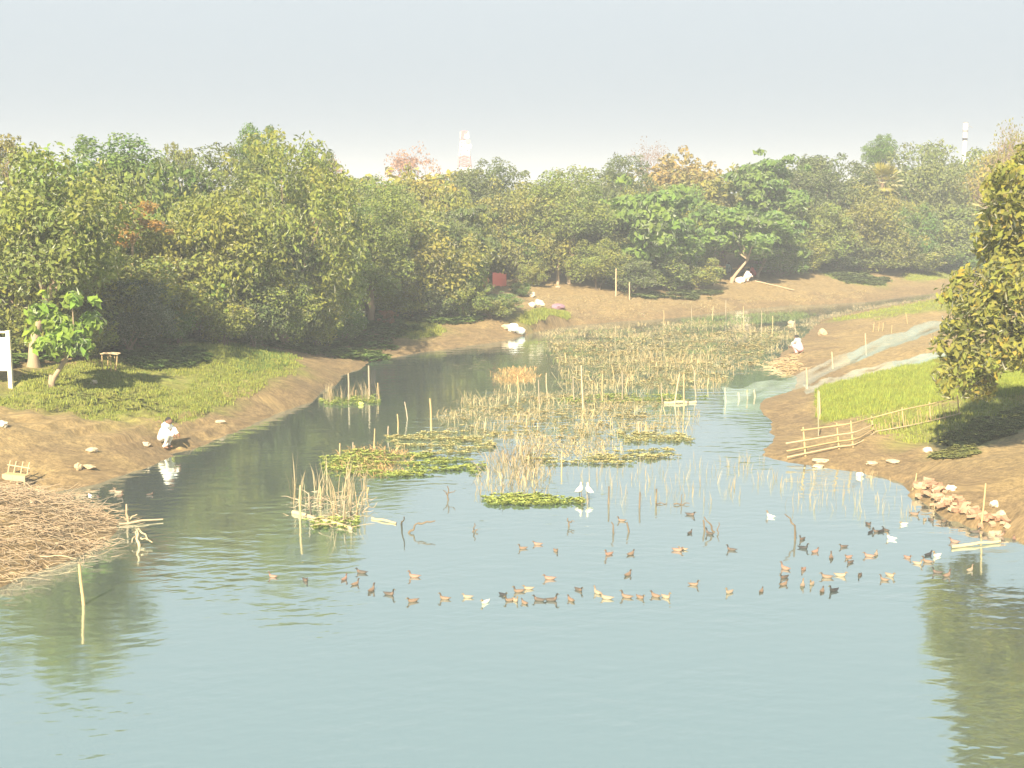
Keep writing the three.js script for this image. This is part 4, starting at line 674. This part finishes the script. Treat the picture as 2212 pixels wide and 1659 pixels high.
function flock(list, where, grp) {
  const g = rngOf(list.length * 13), by = {};
  list.sort((a, b) => a[0] - b[0]);
  list.forEach(([u, v, k]) => { k = k || 'brown'; by[k] = (by[k] || 0) + 1; const n = by[k], tot = list.filter(q => (q[2] || 'brown') === k).length, p = onWater(u * U, v * U); p.y = -.005;
    const m = single('duck', duckG[k][(g() * 2) | 0], duckMat, p, tot > 1 ? `${ordinal(n)} ${words[k]} duck from the left ${where}` : `${words[k]} duck, the only one ${where}`, 'duck', grp);
    m.rotation.y = g() < .6 ? Math.PI + (g() - .5) * 2.2 : (g() - .5) * 2.8; const s = mix(.52, .68, g()); m.scale.set(s, s, s); });
}
flock([[172, 1243], [208, 1241, 'pale'], [225, 1240, 'white'], [245, 1243, 'dark'], [281, 1229, 'pale'], [297, 1232, 'pale'], [299, 1243], [374, 1238, 'dark'], [156, 1250]], 'beside the brush pile', 'ducks beside the brush pile');
flock([[683, 1443, 'red'], [763, 1452, 'dark'], [860, 1450, 'red'], [887, 1462], [905, 1433, 'dark'], [928, 1478], [972, 1487, 'dark'], [1037, 1443, 'red'], [1033, 1504], [1113, 1498], [1170, 1494, 'pale'], [1214, 1507, 'white'], [1257, 1489, 'black'], [1275, 1502], [1288, 1502, 'pale'], [1312, 1509], [1298, 1480], [1322, 1473, 'pale'], [1349, 1502, 'dark'], [1377, 1502, 'dark'], [1428, 1502], [1375, 1448, 'red'], [1446, 1476, 'dark'], [1495, 1484, 'pale'], [1518, 1497, 'pale'], [1568, 1494], [1600, 1495], [1640, 1492], [1664, 1494, 'pale'], [1569, 1439]], 'in the line crossing open water', 'ducks in the line crossing open water');
flock([[1308, 1372], [1345, 1362, 'red'], [1389, 1378], [1523, 1387, 'red'], [1576, 1387], [1693, 1377, 'red'], [1708, 1375, 'pale'], [1830, 1376, 'dark'], [1724, 1334, 'dark'], [1775, 1336, 'dark'], [1725, 1288, 'dark'], [1555, 1303], [1927, 1293, 'white']], 'scattered between the reeds and the line', 'ducks scattered behind the line');
flock([[2006, 1349, 'dark'], [2007, 1371, 'black'], [2037, 1381, 'red'], [2078, 1396], [2110, 1368, 'dark'], [2174, 1392, 'red'], [2122, 1394, 'red'], [2126, 1407, 'dark'], [1964, 1423, 'red'], [1961, 1445, 'dark'], [1958, 1463], [2009, 1425, 'red'], [2068, 1444], [2150, 1439, 'dark'], [2212, 1451], [2224, 1440, 'pale'], [2030, 1461, 'pale'], [2006, 1466, 'pale'], [2085, 1478, 'black'], [2055, 1480], [1903, 1480], [1824, 1482, 'pale'], [1733, 1463], [2190, 1388, 'pale'], [2100, 1440, 'pale']], 'in the loose flock off the right shore', 'ducks in the loose flock off the right shore');
flock([[2170, 1312, 'dark'], [2176, 1332, 'black'], [2193, 1330, 'dark'], [2202, 1330, 'black'], [2215, 1327, 'dark'], [2229, 1348, 'white'], [2260, 1312, 'white'], [2285, 1287], [2312, 1301, 'pale'], [2327, 1301, 'dark'], [2359, 1305], [2437, 1332, 'dark'], [2320, 1389, 'black'], [2343, 1391, 'white'], [2268, 1395, 'red'], [2320, 1406], [2293, 1410, 'pale'], [2345, 1433, 'dark'], [2366, 1441], [2387, 1356, 'red'], [2497, 1339, 'red'], [2535, 1349, 'red'], [2424, 1427, 'pale']], 'near the brick rubble', 'ducks near the brick rubble');
function egret(u, v, label, turn) {
  const p = onWater(u, v), t = group('white_bird', p, label, 'bird'); t.rotation.y = turn; p.y = 0;
  const g = duckGeo([[.6, .57, .5], [.64, .6, .52], [.58, .55, .47], [.62, .58, .5], [.4, .28, .1]], .3); g.scale(.7, 1.15, 1.0); g.rotateZ(.55); g.translate(0, .27, 0); part('body', g, duckMat, t);
  for (const z of [-.05, .05]) part('leg', limb([V(-.01, .34, z), V(.02, .15, z), V(0, -.12, z)], .012, .01, 5), M.black, t);
}
egret(1253, 1078, 'white bird standing on the left end of weeds by the stubs', .6);
egret(1271, 1079, 'second white bird standing just right of its twin', 2.4);


// ------------------------------------------------------------------ people
function person(pos, turn, joints, cols, label, scale = 1) {        // joints: bones [x0,y0,z0,r0, x1,y1,z1,r1, colour]; forward is +x
  const N = 72, mc = new MarchingCubes(N, new THREE.MeshBasicMaterial(), false, false, 120000), half = .66, cy = .52; mc.isolation = 0;
  const sd = (x, y, z) => { let s = 0, best = 1e9, c = 0; const k = 26; for (const b of joints) { const ex = b[4] - b[0], ey = b[5] - b[1], ez = b[6] - b[2], wx = x - b[0], wy = y - b[1], wz = z - b[2], t = clamp((wx * ex + wy * ey + wz * ez) / (ex * ex + ey * ey + ez * ez + 1e-9)), d = Math.hypot(wx - ex * t, wy - ey * t, wz - ez * t) - mix(b[3], b[7], t); s += Math.exp(-k * d); if (d < best) { best = d; c = b[8]; } } return [-Math.log(s) / k, c]; };
  for (let k = 0; k < N; k++) for (let j = 0; j < N; j++) for (let i = 0; i < N; i++) mc.field[k * N * N + j * N + i] = -sd((i - N / 2) / (N / 2) * half, (j - N / 2) / (N / 2) * half + cy, (k - N / 2) / (N / 2) * half)[0];
  mc.update();
  const n = mc.count, p = [], nr = [], c = [];
  for (let i = 0; i < n; i++) { const x = mc.positionArray[i * 3] * half, y = mc.positionArray[i * 3 + 1] * half + cy, z = mc.positionArray[i * 3 + 2] * half; p.push(x, y, z); nr.push(mc.normalArray[i * 3], mc.normalArray[i * 3 + 1], mc.normalArray[i * 3 + 2]); c.push(...cols[sd(x, y, z)[1]]); }
  const g = new THREE.BufferGeometry(); g.setAttribute('position', new THREE.Float32BufferAttribute(p, 3)); g.setAttribute('normal', new THREE.Float32BufferAttribute(nr, 3)); g.setAttribute('color', new THREE.Float32BufferAttribute(c, 3));
  const all = [g];
  for (const h of joints.filter(b => b[9] === 'hand')) {             // five unequal bent fingers on each hand
    const d = V(h[4] - h[0], h[5] - h[1], h[6] - h[2]).normalize(), e = V(h[4], h[5], h[6]), side = V(0, 0, 1), sg = Math.sign(h[6]) || 1;
    [[-.03, .07], [-.01, .082], [.01, .076], [.028, .06]].forEach(([s, l]) => { const a = e.clone().addScaledVector(side, s), f = limb([a, a.clone().addScaledVector(d, l * .55), a.clone().addScaledVector(d, l * .85).add(V(0, -l * .35, 0))], .010, .007, 5).toNonIndexed(); f.setAttribute('color', new THREE.Float32BufferAttribute(new Array(f.attributes.position.count).fill(cols[0]).flat(), 3)); all.push(f); });
    const a = e.clone().addScaledVector(d, -.03), th = limb([a, a.clone().add(V(.02, -.01, -.045 * sg)), a.clone().addScaledVector(d, .03).add(V(.02, -.02, -.055 * sg))], .011, .008, 5).toNonIndexed(); th.setAttribute('color', new THREE.Float32BufferAttribute(new Array(th.attributes.position.count).fill(cols[0]).flat(), 3)); all.push(th);
  }
  const m = single('person', mergeGeometries(all), new THREE.MeshStandardMaterial({ vertexColors: true, roughness: .85 }), pos, label, 'person'); m.rotation.y = turn; m.scale.setScalar(scale); return m;
}
const skin = [.19, .10, .062], hair = [.02, .018, .016];
// colours: 0 skin, 1 hair, 2 top, 3 lower cloth
const squat = [[.03, .05, .12, .04, .20, .03, .13, .03, 0], [.03, .05, -.12, .04, .20, .03, -.13, .03, 0], [.04, .07, .12, .042, .28, .44, .15, .06, 3], [.04, .07, -.12, .042, .28, .44, -.15, .06, 3], [.28, .44, .15, .07, -.12, .27, .09, .1, 3], [.28, .44, -.15, .07, -.12, .27, -.09, .1, 3], [-.14, .27, 0, .14, -.05, .46, 0, .14, 3], [-.05, .46, 0, .135, .10, .70, 0, .14, 2], [.08, .74, .13, .065, .08, .74, -.13, .065, 2], [.08, .74, .16, .058, .27, .56, .22, .046, 2], [.08, .74, -.16, .058, .27, .56, -.22, .046, 2], [.27, .56, .22, .042, .46, .40, .14, .032, 2], [.27, .56, -.22, .042, .46, .40, -.14, .032, 2], [.46, .40, .14, .033, .53, .34, .11, .03, 0, 'hand'], [.46, .40, -.14, .033, .53, .34, -.11, .03, 0, 'hand'], [.12, .76, 0, .05, .16, .84, 0, .048, 0], [.19, .90, 0, .082, .215, .865, 0, .07, 0], [.27, .895, 0, .016, .29, .88, 0, .014, 0], [.165, .935, 0, .088, .15, .90, 0, .08, 1], [.19, .885, .083, .02, .19, .875, .083, .018, 0], [.19, .885, -.083, .02, .19, .875, -.083, .018, 0]];
const bent = squat.map(b => [...b]).map((b, i) => { b = [...b]; for (const o of [0, 4]) { if (b[o + 1] > .2) { b[o + 1] += .1; } } return b; });
const sit = squat.map(b => { b = [...b]; for (const o of [0, 4]) { const y = b[o + 1]; b[o + 1] = y < .3 ? y * .6 + .02 : y - .1; if (b[8] === 3 && b[o] > .2) b[o] += .08; if (y < .1) b[o] += .16; } return b; });
person(onGround(357, 968).add(V(0, .02, 0)), -.35, bent, [skin, hair, [.72, .70, .66], [.68, .64, .57]], 'person in white crouching at the water edge on the mud', 1.06);
person(onGround(1612, 608), .3, squat, [skin, hair, [.8, .7, .68], [.6, .5, .42]], 'person in pale pink bending over the cream bundle by the leaning trunk', 1.15);
person(onGround(1627, 597), 2.6, sit, [skin, hair, [.6, .10, .09], [.5, .08, .08]], 'person in red seated beside the straight pale trunk', 1.1);
person(onGround(1571, 590), .8, sit, [skin, hair, [.35, .5, .52], [.3, .36, .36]], 'person in pale blue-green seated in tree shade', 1.1);
person(onGround(1598, 590), -1, sit, [skin, hair, [.5, .12, .10], [.25, .18, .16]], 'person in dull red seated behind the leaning trunk', 1.05);
person(onGround(1725, 764), 2.2, squat, [skin, hair, [.42, .45, .42], [.75, .38, .40]], 'person in grey top and pink skirt squatting on the sandy point', 1.1);
{ const p = onGround(1600, 610); single('cream_bundle', stone(91, .42, .3, .35), M.cream, p.add(V(0, .2, 0)), 'cream cloth bundle on the ground beside the bending person', 'bundle'); }

scene.traverse(o => { if (o.isMesh) { o.castShadow = true; o.receiveShadow = true; } });
renderer.render(scene, camera);
